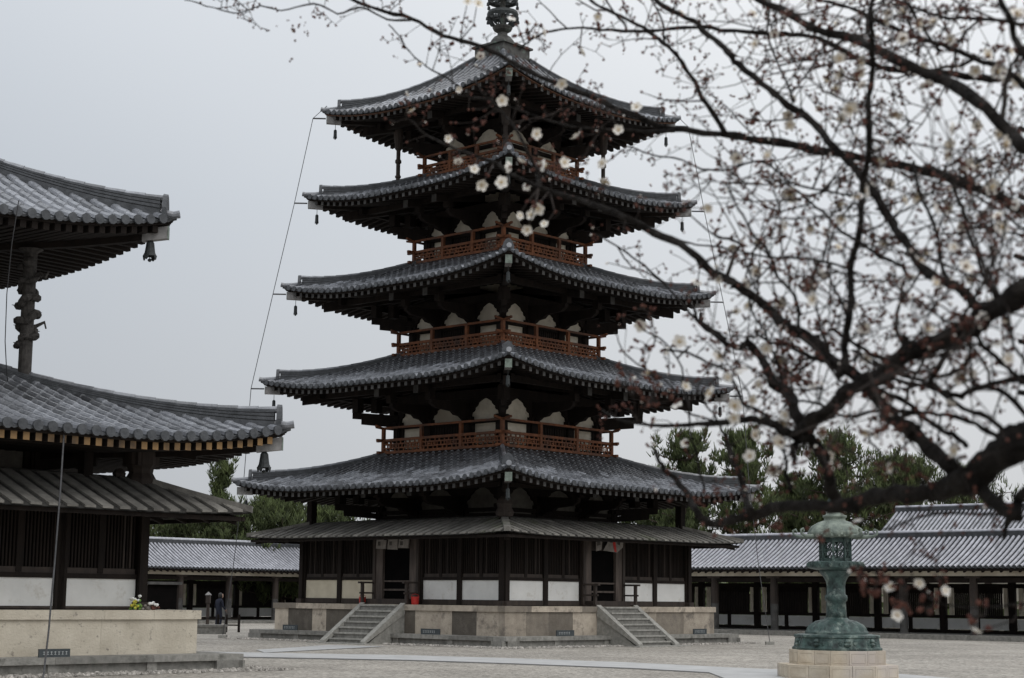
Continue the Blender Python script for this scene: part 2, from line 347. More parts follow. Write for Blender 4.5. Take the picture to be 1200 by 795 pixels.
        # layered body: four courses
        for (w0, a0, a1, mi, ti) in ((.16, -.3, .28, 1, .8), (.145, .28, .34, 1, .1), (.165, .34, .48, 1, .9), (.145, .48, .53, 1, .1), (.165, .53, .66, 1, .8), (.145, .66, .71, 1, .1), (.16, .71, .84, 1, .9)):
            vs = []; fs = []
            for d in ds:
                p = P(d); H_ = row(d, .08)
                for (sg, zz) in ((-1, a0), (1, a0), (1, a1), (-1, a1)): vs.append(p+side_v*w0*sg+Vector((0, 0, H_*zz)))
            for k in range(len(ds)-1):
                for q in range(4): fs.append((k*4+q, k*4+(q+1) % 4, k*4+4+(q+1) % 4, k*4+4+q))
            fs.append((3, 2, 1, 0)); hb.add(vs, fs, mi, ti)
        # cap tiles, stepped
        d = de-.07
        while d < rf.run-.05:
            d2 = min(d+.34, rf.run); hb.tube([P(d, row(max(d, de), .08)*.88), P(d2, row(d2, .08)*.86)], [.088, .078], 8, 0, .2+.5*rnd.random()); d = d2
        # ogre end plate
        p = P(de-.04); q = P(de-.12)
        pl = [(-.24, -.06), (.24, -.06), (.25, .2), (.19, .38), (.12, .5), (0, .56), (-.12, .5), (-.19, .38), (-.25, .2)]
        kx = ridge_h/.42
        hb.prism(pl, lambda a_, b_: q+side_v*a_*.85+Vector((0, 0, b_*kx)), lambda a_, b_: p+side_v*a_*.85+Vector((0, 0, b_*kx)), 1, .9)
        # tip run of cover tiles
        hb.tube([P(de, .10), P(de*.5, .085), P(.0, .085), P(-.10, .11)], [.10, .092, .09, .096], 10, 0, .45)
        hb.tube([P(.35, -.03), P(.12, -.03), P(-.05, .01)], [.10, .10, .05], 8, 1, .5)
        hb.build('hip_ridge', [M['tile'], M['pan']], roof)
        hr = MB(); base_d = run_b = (body if body else rf.run)
        zc = lambda d: rf.z0+rf.L(max(d, 0))-soff_drop-.20+sofslope*max(d, 0)*1.0
        pts = [Vector((sx*(hx-d), sy*(hy-d), zc(d))) for d in (.12, .8, 1.6, base_d)]
        for k in range(3): hr.beam(pts[k], pts[k+1], .2, .26, 0, vert_ends=True)
        hr.build('hip_rafter', [M['wood']], roof)
        cp = MB(); p0 = Vector((sx*(hx-.08), sy*(hy-.08), zc(.08)-.005)); p1 = Vector((sx*(hx-.50), sy*(hy-.50), zc(.50)-.005))
        cp.beam(p0, p1, .23, .29, 0, vert_ends=True); 
        cp.beam(p0+(p0-p1).normalized()*.012, p0, .245, .305, 1, vert_ends=True)
        cp.build('rafter_cap', [M['cap'], M['copper']], roof)
    return roof
CLOUD = [(.15, 0), (.17, .10), (.20, .22), (.31, .27), (.37, .35), (.37, .45), (.47, .52), (.55, .60), (.58, .70), (.70, .78), (.84, .86), (.99, .92), (.99, 1)]
def storey(root, b, z0, zb, zt, bays, panel='plaster', ext=0.0, hy=None, posts=None, rail_z=None):
    """wall storey: half b; z0 floor; zb beam; zt top of the cloud-bracket zone"""
    hx = b; hy = hy or b
    wall = MB(); wood = MB()
    wall.box(-hx+.06, hx-.06, -hy+.06, hy-.06, z0-.6, zt+.25, 0)
    for i in range(4):
        U, T = side(i, hx, hy); wood.xf = T
        us = [-U+2*U*q for q in bays]
        for k, u in enumerate(us):
            # column (octagonal look)
            wood.box(u-.16, u+.16, -.12, .10, z0-.6, zb, 0)
            wood.box(u-.24, u+.24, -.17, .10, zb+.0, zb+.14, 0)
        wood.box(-U, U, -.08, .10, zb-.14, zb-.003, 0); wood.box(-U, U, -.07, .1, z0-.6, z0+.10, 0)
        wood.box(-U, U, -.09, .1, zt-.02, zt+.28, 0)
        for k in range(len(us)-1):
            a0, a1 = us[k], us[k+1]; w = a1-a0
            if len(us) == 4 and k == 1 or len(us) == 3 and False:
                wood.box(a0+.16, a1-.16, -.015, .05, z0, zb-.1, 0)        # door leaf
                for q in range(12):
                    uu = a0+.2+(w-.4)*(q+.5)/12; wood.box(uu-.02, uu+.02, -.045, -.012, z0+.1, zb-.16, 0)
            else:
                # plaster panel framed by slim studs
                wood.box(a0+.16, a0+.30, -.03, .05, z0, zb-.1, 0); wood.box(a1-.30, a1-.16, -.03, .05, z0, zb-.1, 0)
        for k, u in enumerate(us):
            for sg in (-1, 1):
                if (k == 0 and sg < 0) or (k == len(us)-1 and sg > 0): continue
                kk = k if sg > 0 else k-1; w2 = (us[kk+1]-us[kk])/2
                zz0 = zb+.14; hh = zt-zz0
                poly = [(u, zz0)]+[(u+sg*p*w2, zz0+q*hh) for p, q in CLOUD]+[(u, zt)]
                if sg < 0: poly = poly[::-1]
                wood.prism(poly, lambda a_, b_: (a_, -.045, b_), lambda a_, b_: (a_, .058, b_), 0)
    w = wall.build('wall', [M[panel]], root)
    wood.build('timber_frame', [M['wood']], w)
    return w
def brackets(root, b, zb, zs, zo, out_, bays, hy=None, diag=True):
    """cloud arms and tail rafters that carry the eave; zs height at wall, zo height at purlin, out_ distance"""
    hx = b; hy = hy or b
    mb = MB()
    for i in range(4):
        U, T = side(i, hx, hy); mb.xf = T
        for q in bays[1:-1]:
            u = -U+2*U*q
            arm = [(0, zb), (-.35, zb+.02), (-.5, zb+.12), (-.8, zb+.16), (-.95, zb+.28), (-out_+.25, zb+.34), (-out_, zb+.48), (-out_, zb+.62), (0, zb+.72)]
            mb.prism(arm, lambda a_, b_: (u-.09, a_, b_), lambda a_, b_: (u+.09, a_, b_))
            mb.hexa([(u-.1, .2, zs-.16), (u+.1, .2, zs-.16), (u+.1, -out_-.75, zo-.34), (u-.1, -out_-.75, zo-.34), (u-.1, .2, zs+.12), (u+.1, .2, zs+.12), (u+.1, -out_-.75, zo-.08), (u-.1, -out_-.75, zo-.08)])
            mb.box(u-.13, u+.13, -out_-.14, -out_+.14, zb+.62, zo-.12)
            mb.box(u-.12, u+.12, -out_-.775, -out_-.752, zo-.36, zo-.06, 1)
        for oo, zz in ((out_, zo),):
            mb.box(-U-oo-.35, U+oo+.35, -oo-.1, -oo+.1, zz-.12, zz+.12)
        mb.box(-U-out_*.5, U+out_*.5, -out_*.5-.08, -out_*.5+.08, (zs+zo)/2+.0, (zs+zo)/2+.2)
    mb.xf = None
    for (sx, sy) in ((-1, -1), (1, -1), (1, 1), (-1, 1)):
        c = lambda o, z: Vector((sx*(hx+o), sy*(hy+o), z))
        mb.beam(c(-.1, zs+.05), c(out_+.62, zo-.20), .24, .34, vert_ends=True)
        mb.beam(c(0, zb+.30), c(out_*.62, zb+.40), .2, .24, vert_ends=True)
        mb.beam(c(0, zb+.05), c(out_*.5, zb+.17), .2, .22, vert_ends=True)
        for o in (out_*.3, out_*.55):
            p = c(o, zb+.62); mb.box(p.x-.16, p.x+.16, p.y-.16, p.y+.16, p.z-.1, zo-.1)
    return mb.build('bracket', [M['wood'], M['raft_end']], root)
def railing(root, p, z0, zm, zt, nb):
    mb = MB()
    for i in range(4):
        U, T = side(i, p, p); mb.xf = T; e_ = .36
        mb.box(-U-e_*.9, U+e_*.9, -.06, .06, z0, z0+.10)
        mb.box(-U-e_, U+e_, -.055, .055, zm-.05, zm+.05)
        mb.box(-U-.1, U+.1, -.045, .045, zt-.05, zt+.03)
        for sg in (-1, 1):     # upswept ends
            a, b_ = sg*(U+.1), sg*(U+e_+.08)
            x0, x1 = min(a, b_), max(a, b_); za, zb_ = ((0, .07) if sg > 0 else (.07, 0))
            mb.hexa([(x0, -.045, zt-.05+za), (x1, -.045, zt-.05+zb_), (x1, .045, zt-.05+zb_), (x0, .045, zt-.05+za), (x0, -.045, zt+.03+za), (x1, -.045, zt+.03+zb_), (x1, .045, zt+.03+zb_), (x0, .045, zt+.03+za)])
        for k in range(nb+1):
            u = -U+2*U*k/nb; mb.box(u-.065, u+.065, -.06, .06, z0+.1, zt-.05 if k in (0, nb) else zt-.05)
        # fret panels (broken-key pattern)
        zl, zh = z0+.10, zm-.04; h = zh-zl
        for k in range(nb):
            u0 = -U+2*U*k/nb+.05; u1 = -U+2*U*(k+1)/nb-.05; nc = max(2, int(round((u1-u0)/.46))); cw = (u1-u0)/nc
            for c in range(nc):
                a = u0+c*cw; w = .026
                H_ = lambda x0, x1, zf: mb.box(a+x0*cw, a+x1*cw, -w, w, zl+zf*h-w, zl+zf*h+w)
                V_ = lambda xf, y0, y1: mb.box(a+xf*cw-w, a+xf*cw+w, -w*.8, w*.8, zl+y0*h, zl+y1*h)
                H_(0, .62, .30); H_(.38, 1, .70); V_(.38, .30, 1.0); V_(.62, 0, .70); H_(0, .38, .70); H_(.62, 1, .30)
                V_(.18, .0, .30); V_(.82, .70, 1.0); H_(.18, .38, .50) if c % 2 else H_(.62, .85, .50); V_(.0, .3, .7)
    return mb.build('balcony_railing', [M['rail']], root)
def board_roof(root, hx, hy, z0, run, H, lift=.10, bw=.42, flat=1.8, name='pent_roof'):
    """board-clad pent roof: broad boards with raised lapping boards between them"""
    mb = MB(); rf = Roof(hx, hy, z0, H, run, lift, 3.0, .95)
    def z(u, d, U): return rf.z(u, min(d, run), U)+max(0, d-run)*.10
    tot = run+flat; fr = MB()
    for i in range(4):
        U, T = side(i, hx, hy); mb.xf = T; fr.xf = T; n = int(round(2*U/bw)); s_ = 2*U/n
        for k in range(n):
            u = -U+k*s_
            for (a, b_, dz, th, d0, t) in ((u, u+s_, 0, .035, 0, rnd.random()*.12), (u-.135, u+.135, .037, .05, -.04, .45+.5*rnd.random())):
                dm = [min(U-abs(a), tot), min(U-abs(b_), tot)]
                if max(dm) < .15: continue
                dm = [max(x, .02) for x in dm]
                cuts0 = [d0, min(run, dm[0]), dm[0]]; cuts1 = [d0, min(run, dm[1]), dm[1]]
                for q in range(2):
                    c0a, c0b, c1a, c1b = cuts0[q], cuts0[q+1], cuts1[q], cuts1[q+1]
                    if c0b-c0a < .01 and c1b-c1a < .01: continue
                    Z = lambda uu, dd: z(uu, max(dd, 0), U)+dz
                    mb.hexa([(a, c0a, Z(a, c0a)-th), (b_, c1a, Z(b_, c1a)-th), (b_, c1b, Z(b_, c1b)-th), (a, c0b, Z(a, c0b)-th), (a, c0a, Z(a, c0a)), (b_, c1a, Z(b_, c1a)), (b_, c1b, Z(b_, c1b)), (a, c0b, Z(a, c0b))], 0, t)
        vs = []; fs = []; nu = 20; ds_ = [.0, run*.5, run, tot]
        for d in ds_:
            for b in range(nu+1):
                u = (2*b/nu-1)*max(.05, U-d); vs.append((u, d, z(u, d, U)-.05))
        for a in range(3):
            for b in range(nu):
                q_ = a*(nu+1)+b; fs.append((q_, q_+1, q_+nu+2, q_+nu+1))
        mb.add(vs, fs, 0, .05)
        # underside structure: fascia and rafters
        fr.box(-U+.1, U-.1, .12, .2, z0-.14, z0-.045)
        for k in range(int(2*U/.9)):
            u = -U+.45+k*.9; dm = min(U-abs(u), run+.2)
            if dm < .4: continue
            fr.hexa([(u-.05, .2, z0-.16), (u+.05, .2, z0-.16), (u+.05, dm, z0-.16+H/run*dm*.8), (u-.05, dm, z0-.16+H/run*dm*.8), (u-.05, .2, z0-.05), (u+.05, .2, z0-.05), (u+.05, dm, z0-.05+H/run*dm*.8), (u-.05, dm, z0-.05+H/run*dm*.8)])
    roof = mb.build(name, [M['board']], root)
    fr.build('eave_frame', [M['wood']], roof)
    for (sx, sy) in ((-1, -1), (1, -1), (1, 1), (-1, 1)):
        hb = MB()
        pts = [Vector((sx*(hx-d), sy*(hy-d), rf.hipz(d)+.035)) for d in (.0, .5, 1.0, run)]
        for k in range(3): hb.beam(pts[k], pts[k+1], .24, .15, 0, .6+.3*k/3, vert_ends=True)
        hb.build('hip_board', [M['board']], roof)
        hu = MB(); hu.beam((sx*(hx-.25), sy*(hy-.25), z0-.13), (sx*(hx-run), sy*(hy-run), z0+H-.3), .16, .2, vert_ends=True); hu.build('hip_beam', [M['wood']], roof)
    return roof
def lattice_wall(root, hx, hy, zf, zd0, zd1, ztop, layout, wide_of, dado='plaster_w'):
    """outer enclosure: layout(i,U) -> list of (u0,u1,kind,material) kinds: dado, door"""
    core = MB(); core.box(-hx+.13, hx-.13, -hy+.13, hy-.13, zf, ztop, 0); 
    w = core.build('enclosure_wall', [M['dark']], root)
    fr = MB()
    for i in range(4):
        U, T = side(i, hx, hy); fr.xf = T; items = layout(i, U)
        edges = set()
        pn = MB(); pn.xf = T
        for (u0, u1, kind, mt) in items:
            if kind == 'dado':
                d_ = MB(); d_.xf = T; d_.box(u0-.02, u1+.02, .02, .12, zd0-.02, zd1+.02); d_.build('dado_panel', [M[mt]], w)
                # lattice window over the dado: renji bars in two lights
                c = (u0+u1)/2
                for (a, b_) in ((u0, c-.07), (c+.07, u1)):
                    nb = max(3, int((b_-a)/.085))
                    for k in range(nb):
                        x = a+(b_-a)*(k+.5)/nb; fr.box(x-.022, x+.022, .045, .09, zd1+.26, ztop-.05, 1 if rnd.random() < .12 else 0)
                fr.box(c-.07, c+.07, .0, .1, zd1+.14, ztop, 0)
                fr.box(u0-.1, u1+.1, -.02, .10, zd1+.02, zd1+.13, 0); fr.box(u0, u1, .02, .10, zd1+.13, zd1+.255, 1)
                fr.box(u0-.1, u1+.1, -.02, .11, zf+.02, zd0-.02, 1)
                edges.add(round(u0-.13, 2)); edges.add(round(u1+.13, 2))
        for u in edges:
            fr.box(u-.11, u+.11, -.05, .13, zf, ztop, 0)
        for sg in (-1, 1): fr.box(sg*U-.14, sg*U+.14, -.06, .14, zf, ztop, 0); 
        fr.box(-U, U, -.04, .14, ztop-.10, ztop+.12, 0)
        # foot blocks
        for sg in (-1, 1): fr.box(sg*U-.22, sg*U+.22, -.1, .2, zf, zf+.17, 1)
    fr.build('wall_frame', [M['wood'], M['wood_mid']], w)
    return w
def stone_base(root, hx, hy, hlx, hly, ztop, zlow, patches=None, key='tuff', stairs=True, lowkey='granite', sw=1.2, sout=7.85-6.1):
    mb = MB(); cp = MB(); lo = MB()
    cz = ztop-.20
    for i in range(4):
        U, T = side(i, hx, hy); mb.xf = T; cp.xf = T
        pl = patches(i, U) if patches else [(-U+2*U*k/9, -U+2*U*(k+1)/9, .6+.4*rnd.random()) for k in range(9)]
        for (a, b_, t) in pl: mb.box(a+.004, b_-.004, .0+rnd.random()*.008, .3, zlow, cz, 0, t)
        n = int(2*U/1.3); s_ = (2*U+.12)/n
        ins = .3
        for k in range(n):
            a = -U-.06+k*s_; b_ = a+s_
            if i % 2 == 1: a = max(a, -U+ins); b_ = min(b_, U-ins)
            cp.box(a+.004, b_-.004, -.06+rnd.random()*.01, ins, cz, ztop+rnd.random()*.006, 0, .6+.4*rnd.random() if rnd.random() > .2 else .40)
    mb.xf = None; mb.box(-hx+.29, hx-.29, -hy+.29, hy-.29, 0, ztop-.004, 0, .8)
    sb = mb.build('stone_wall', [M[key]], root); cp.build('coping_stone', [M[key]], sb)
    for i in range(4):
        U, T = side(i, hlx, hly); lo.xf = T; D = hlx-hx
        n = int(2*U/2.3); s_ = 2*U/n
        for k in range(n):
            a = -U+k*s_; b_ = a+s_
            aa, bb = (a, b_) if i % 2 == 0 else (max(a, -U+D-.1), min(b_, U-D+.1))
            if bb > aa: lo.box(aa+.003, bb-.003, 0, D+.1, zlow-.14, zlow+rnd.random()*.004, 0, rnd.random())
            lo.box(a, b_, .10, D, 0, zlow-.14, 0, rnd.random()*.5)
            lo.box(a-.13, a+.13, .06, .12, 0, zlow-.142, 0, .8)
        lo.box(U-.2, U-.06, .06, .12, 0, zlow-.142, 0, .8)
    lo.build('lower_step', [M[lowkey]], root)
    if stairs:
        sides_ = range(4)
        for i in sides_:
            U, T = side(i, hx, hy); st = MB(); st.xf = T; nst = 7
            for k in range(nst):
                z1 = ztop*(k+1)/nst-.01; o = sout*(1-k/nst)
                st.box(-sw+.25, sw-.25, -o, .05, z1-ztop/nst if k else 0, z1-.055, 1, .3*rnd.random()); st.box(-sw+.252, sw-.252, -o-.04, .05, z1-.054, z1, 0, .5+.5*rnd.random())
            s0 = st.build('stone_stair', [M['granite_l'], M['granite']], root)
            for sg in (-1, 1):
                ch = MB(); ch.xf = T; a, b_ = sorted((sg*sw, sg*(sw-.24)))
                ch.hexa([(a, -sout-.22, .0), (b_, -sout-.22, .0), (b_, -.02, ztop-.34), (a, -.02, ztop-.34), (a, -sout-.22, .10), (b_, -sout-.22, .10), (b_, -.02, ztop+.06), (a, -.02, ztop+.06)], 0, .8)
                ch.prism([(-sout-.05, 0), (-.0, 0), (0, ztop-.3), (-.1, ztop-.3)], lambda p_, q_: (a+.04, p_, q_), lambda p_, q_: (b_-.04, p_, q_), 0, .5)
                ch.build('cheek_stone', [M['granite_l']], s0)
            f = MB(); f.xf = T; f.box(-sw-.35, sw+.35, -sout-.55, -sout+.02, .0, .035, 0, .9); f.build('foot_slab', [M['granite_l']], s0)
# ------------------------------------------------------------------ ground
g = MB(); g.add([(-1500, -300, 0), (1500, -300, 0), (1500, 2500, 0), (-1500, 2500, 0)], [(0, 1, 2, 3)]); tag(g.build('ground', M['ground']), kind='structure')
def strip(name, up, lowr, z, m, zt=None):
    mb = MB(); n = len(up); vs = [ground(*p) for p in up]+[ground(*p) for p in lowr]
    vs = [(p.x, p.y, z) for p in vs]
    mb.add(vs, [(n+k, n+k+1, k+1, k) for k in range(n-1)]); return tag(mb.build(name, m), kind='structure')
up = [(60, 760), (200, 763.5), (340, 766), (480, 768.5), (600, 772), (740, 777), (850, 782.5), (905, 785)]
lo_ = [(60, 764.5), (200, 768.6), (340, 771.3), (480, 774), (600, 778), (740, 783.5), (831, 788.5), (850, 796)]
strip('path', up, lo_, .012, M['path'])
strip('path_edge', [(x, y-.3) for x, y in lo_], [(x, y+.9) for x, y in lo_], .006, M['edge'])
strip('path', [(300, 762.2), (350, 759), (384, 756.5)], [(310, 765.5), (380, 762), (452, 758.2)], .016, M['path'])
strip('path', [(850, 782.7), (905, 785), (1000, 786), (1060, 791), (1110, 795), (1160, 800)], [(849, 796), (870, 830), (880, 860), (900, 900), (910, 940), (920, 980)], .014, M['path'])
# ------------------------------------------------------------------ pagoda
pag = empty('pagoda', (PCX, PCY, 0), ANG, 'five storey dark timber pagoda with grey tiled roofs and reddish balcony railings', 'pagoda')
B4 = [0, .31, .69, 1]; B3 = [0, .5, 1]
def pat(i, U):
    if i == 3:      # left face in the photo (u runs from far left to near corner)
        return [(-U, -5.3, .98), (-5.3, -3.9, .18), (-3.9, -3.1, .9), (-3.1, -.9, .2), (-.9, 1.7, .22), (1.7, 3.55, .85), (3.55, 4.75, .17), (4.75, U, .80)]
    if i == 0:
        return [(-U, -5.0, .60), (-5.0, -3.8, .40), (-3.8, -2.5, .30), (-2.5, -1.1, .88), (-1.1, 1.0, .4), (1.0, 2.4, .6), (2.4, 4.1, .42), (4.1, U, .72)]
    return [(-U+2*U*k/8, -U+2*U*(k+1)/8, .4+.6*rnd.random()) for k in range(8)]
stone_base(pag, 6.1, 6.1, 6.79, 6.79, 1.40, .37, pat)
def lay(i, U):
    dm = 'plaster_y' if i == 3 else 'plaster_w'
    r = [(-5.14, -3.32, 'dado', dm), (-3.06, -1.32, 'dado', dm), (1.36, 3.08, 'dado', 'plaster_w'), (3.34, 5.14, 'dado', 'plaster_w')]
    return r
ew = lattice_wall(pag, 5.37, 5.37, 1.40, 1.62, 2.27, 3.95, lay, 0)
for i in range(4):
    U, T = side(i, 5.37, 5.37); d = MB(); d.xf = T
    d.box(-1.1, -.72, -.10, .16, 1.4, 3.95, 1); d.box(.72, 1.1, -.10, .16, 1.4, 3.95, 1)
    d.box(-1.22, -1.09, -.14, .16, 1.4, 3.95, 0); d.box(1.09, 1.22, -.14, .16, 1.4, 3.95, 0)
    d.box(-.72, .72, -.06, .14, 3.45, 3.95, 0); d.box(-1.1, 1.1, -.5, .1, 1.4, 1.60, 0)
    d.box(-.72, .72, .02, .12, 1.6, 3.45, 2)
    d.build('doorway', [M['wood_mid'], M['wood_worn'], M['dark']], ew)
    gt = MB(); gt.xf = T; gt.box(-.72, .72, -.04, .0, 2.22, 2.28); gt.box(-.72, .72, -.04, .0, 1.9, 1.97); gt.build('door_bar', [M['wood_worn']], ew)
    if i in (0, 3):
        for sg in (-1, 1):
            h = MB(); h.xf = T; u = sg*1.18
            h.box(u-.05, u+.05, -.72, -.62, 1.4, 2.16); h.box(u-.05, u+.05, -.12, -.04, 1.4, 2.16)
            h.box(u-.055, u+.055, -.86, .0, 2.16, 2.23); h.box(u-.03, u+.03, -.80, .0, 1.78, 1.84); h.box(u-.04, u+.04, -.74, .0, 1.40, 1.46)
            h.build('entrance_handrail', [M['wood_mid']], ew)
board_roof(pag, 6.94, 6.94, 3.87, 1.84, .60)
storey(pag, 3.25, 4.7, 5.0, 5.85, B4, 'plaster_shade')
brackets(pag, 3.25, 4.75, 6.1, 5.70, 2.05, B4)
for (sx, sy) in ((-1, -1), (1, -1), (1, 1), (-1, 1)):
    q = MB(); q.box(sx*5.16-.14, sx*5.16+.14, sy*5.16-.14, sy*5.16+.14, 4.2, 5.35)
    if (sx, sy) == (-1, -1):   # crouching guardian figure, carved
        q.lathe([(.18, 0), (.30, .06), (.34, .2), (.26, .36), (.30, .5), (.24, .66), (.12, .78), (.02, .8)], 10, (sx*5.22, sy*5.22, 4.47), 1)
    q.build('corner_strut', [M['wood'], M['wood_mid']], pag)
specs = [  # half, z_eave, run, H, lift, next post half
    (7.32, 5.60, 7.32-3.0, 1.60, .42), (6.64, 9.56, 6.64-2.65, 1.60, .46), (6.11, 13.33, 6.11-2.25, 1.60, .52), (5.58, 17.06, 5.58-2.0, 1.48, .54)]
roofs = []
for k, (h, ze, run, H, lf) in enumerate(specs):
    rf = Roof(h, h, ze+.06, H, run, lf, 4.6); roofs.append(rf)
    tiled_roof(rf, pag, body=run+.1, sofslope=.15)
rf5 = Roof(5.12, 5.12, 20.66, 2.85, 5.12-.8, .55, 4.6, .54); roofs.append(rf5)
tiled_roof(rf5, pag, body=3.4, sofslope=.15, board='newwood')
sto = [(2.80, 7.35, 8.38, 9.26, B4), (2.42, 11.2, 12.2, 13.0, B4), (2.05, 14.95, 15.95, 16.72, B4), (1.70, 18.6, 19.5, 20.2, B3)]
for k, (b, z0, zb, zt, bays) in enumerate(sto):
    storey(pag, b, z0, zb, zt, bays)
    ze = (specs+[(5.12, 20.6, 0, 0, 0)])[k+1][1]; he = (specs+[(5.12, 20.6, 0, 0, 0)])[k+1][0]
    o = he-1.75-b
    brackets(pag, b, zb, ze+.28, ze-.02, o, bays)
for (p, z0, zm, zt, nb) in [(3.21, 7.26, 7.80, 8.30, 3), (2.84, 11.17, 11.65, 12.13, 3), (2.45, 14.95, 15.43, 15.89, 3), (2.2, 18.55, 19.0, 19.42, 3)]:
    fl = railing(pag, p, z0, zm, zt, nb)
    d = MB(); d.box(-p-.05, p+.05, -p-.05, p+.05, z0-.12, z0-.003); d.build('deck', [M['wood']], fl)
for (sx, sy) in ((-1, -1), (1, -1), (1, 1), (-1, 1)):
    q = MB(); c = (sx*2.96, sy*2.96, 18.1)
    q.lathe([(.085, 0), (.085, .4), (.12, .42), (.12, .5), (.085, .52), (.085, 1.0), (.13, 1.04), (.13, 1.14), (.085, 1.2), (.085, 1.55), (.15, 1.62), (.16, 1.8), (.2, 2.1), (.2, 2.45)], 10, c)
    q.build('corner_post', [M['wood_mid']], pag)
# finial
fin = MB(); fz = 23.40
fin.box(-.80, .80, -.80, .80, fz, fz+.62, 0); fin.box(-.90, .90, -.90, .90, fz+.62, fz+.70, 0); fin.box(-.85, .85, -.85, .85, fz-.02, fz+.09, 0)
fin.lathe([(.52, .70), (.52, .80), (.48, .98), (.36, 1.14), (.22, 1.22), (.20, 1.34), (.36, 1.44), (.42, 1.56), (.34, 1.64), (.12, 1.68), (.10, 8.6), (.05, 9.4)], 20, (0, 0, fz))
fo = fin.build('finial', [M['finial']], pag)
for k in range(9):
    r_ = MB(); rr = .62-.028*k; zz = fz+2.0+k*.62
    n = 20; vs = []
    for (a, b_) in ((rr, 0), (rr+.04, .12), (rr, .24), (rr-.05, .12)):
        for q in range(n): vs.append((a*math.cos(2*math.pi*q/n), a*math.sin(2*math.pi*q/n), zz+b_))
    r_.add(vs, [(i_*n+q, i_*n+(q+1) % n, ((i_+1) % 4)*n+(q+1) % n, ((i_+1) % 4)*n+q) for i_ in range(4) for q in range(n)])
    for q in range(8):
        an = math.pi*q/4; r_.beam((0, 0, zz+.12), (rr*math.cos(an), rr*math.sin(an), zz+.12), .05, .05)
        r_.lathe([(.02, 0), (.06, -.05), (.07, -.16), (.05, -.17)], 6, ((rr+.05)*math.cos(an+.3), (rr+.05)*math.sin(an+.3), zz-.02))
    if k == 0:
        for q in range(12):
            an = 2*math.pi*q/12; c_, s_ = math.cos(an), math.sin(an)
            r_.prism([(.25, -.42), (.50, -.34), (.64, -.12), (.58, .05), (.50, -.15), (.40, -.25)], lambda a_, b_: (a_*c_-.02*s_, a_*s_+.02*c_, zz+b_), lambda a_, b_: (a_*c_+.02*s_, a_*s_-.02*c_, zz+b_))
    r_.build('ring', [M['iron']], fo)
# wind bells
def bell(loc, sc_, label, group='wind bells under the roof corners', slim=1.0):
    root = empty('wind_bell', loc, ANG, label, 'bell', group)
    b = MB(); b.lathe([(.02, 0), (.05, -.02), (.075, -.06), (.085, -.15), (.10, -.26), (.13, -.33), (.12, -.335), (.09, -.26), (.07, -.1)] if slim > 1 else [(.02, 0), (.07, -.02), (.11, -.05), (.115, -.2), (.12, -.30), (.125, -.36), (.11, -.36), (.09, -.1)], 14, cap=False)
    n = 14
    for q in range(0, 4):
        an = math.pi/2*q+.4; b.prism([(-.05, -.32), (.05, -.32), (.025, -.40), (0, -.42), (-.025, -.40)], lambda a_, b_: (.125*math.cos(an)-a_*math.sin(an), .125*math.sin(an)+a_*math.cos(an), b_), lambda a_, b_: (.115*math.cos(an)-a_*math.sin(an), .115*math.sin(an)+a_*math.cos(an), b_))
    o = b.build('bell_body', [M['iron']], root, smooth=False); o.scale = (sc_*slim, sc_*slim, sc_)
    h = MB(); h.tube([(0, 0, .0), (0, 0, .20)], .012, 5); h.tube([(0, 0, -.05), (0, 0, -.38)], .008, 5); h.lathe([(.02, -.38), (.05, -.41), (.02, -.45)], 8)
    o = h.build('hanger', [M['iron']], root); o.scale = (sc_,)*3
    return root
names_h = ['topmost', 'second highest', 'middle', 'fourth from the top', 'lowest tiled']
for k, rf in enumerate(roofs):
    for (sx, sy, wh) in ((-1, 1, 'left'), (-1, -1, 'near middle'), (1, -1, 'right')):
        zz = rf.z0+rf.L(.35)-.13-.20-.13
        p = l2w(sx*(rf.hx-.33), sy*(rf.hy-.33), zz-.18)
        bell(p, .95, 'bronze wind bell under the %s corner of the %s pagoda roof' % (wh, names_h[4-k]), 'wind bells on the pagoda', .62)
# ------------------------------------------------------------------ golden hall on the left
KX, KY = 11.2, 9.5
kc = l2w(-24.66-KX, -15.04+KY)
hall = empty('temple_hall', kc, ANG, 'dark timber temple hall with two tiled roofs and a plank pent roof on the left', 'temple hall')
stone_base(hall, KX-.76, KY-.76, KX, KY, 1.33, .36, lambda i, U: [(-U+2*U*k/8, -U+2*U*(k+1)/8, .6+.4*rnd.random()) for k in range(8)], 'tuff_k', stairs=False, lowkey='granite')
def layk(i, U):
    r = []; u = U-.10
    n = int((2*U-.2)/2.0); s_ = (2*U-.2)/n
    for k in range(n):
        a = U-.1-(k+1)*s_+.13; b_ = U-.1-k*s_-.06; r.append((a, b_, 'dado', 'plaster_w'))
    return r
lattice_wall(hall, KX-1.7, KY-1.7, 1.33, 1.43, 2.0, 3.62, layk, 0)
board_roof(hall, KX+.06, KY+.06, 3.52, 1.90, .80, bw=.44, flat=2.2)
storey(hall, KX-3.5, 4.4, 5.2, 5.75, [0, .2, .4, .6, .8, 1], 'plaster_shade', hy=KY-3.5, ext=0)
brackets(hall, KX-3.5, 4.55, 5.45, 5.15, 2.0, [0, .2, .4, .6, .8, 1], hy=KY-3.5)
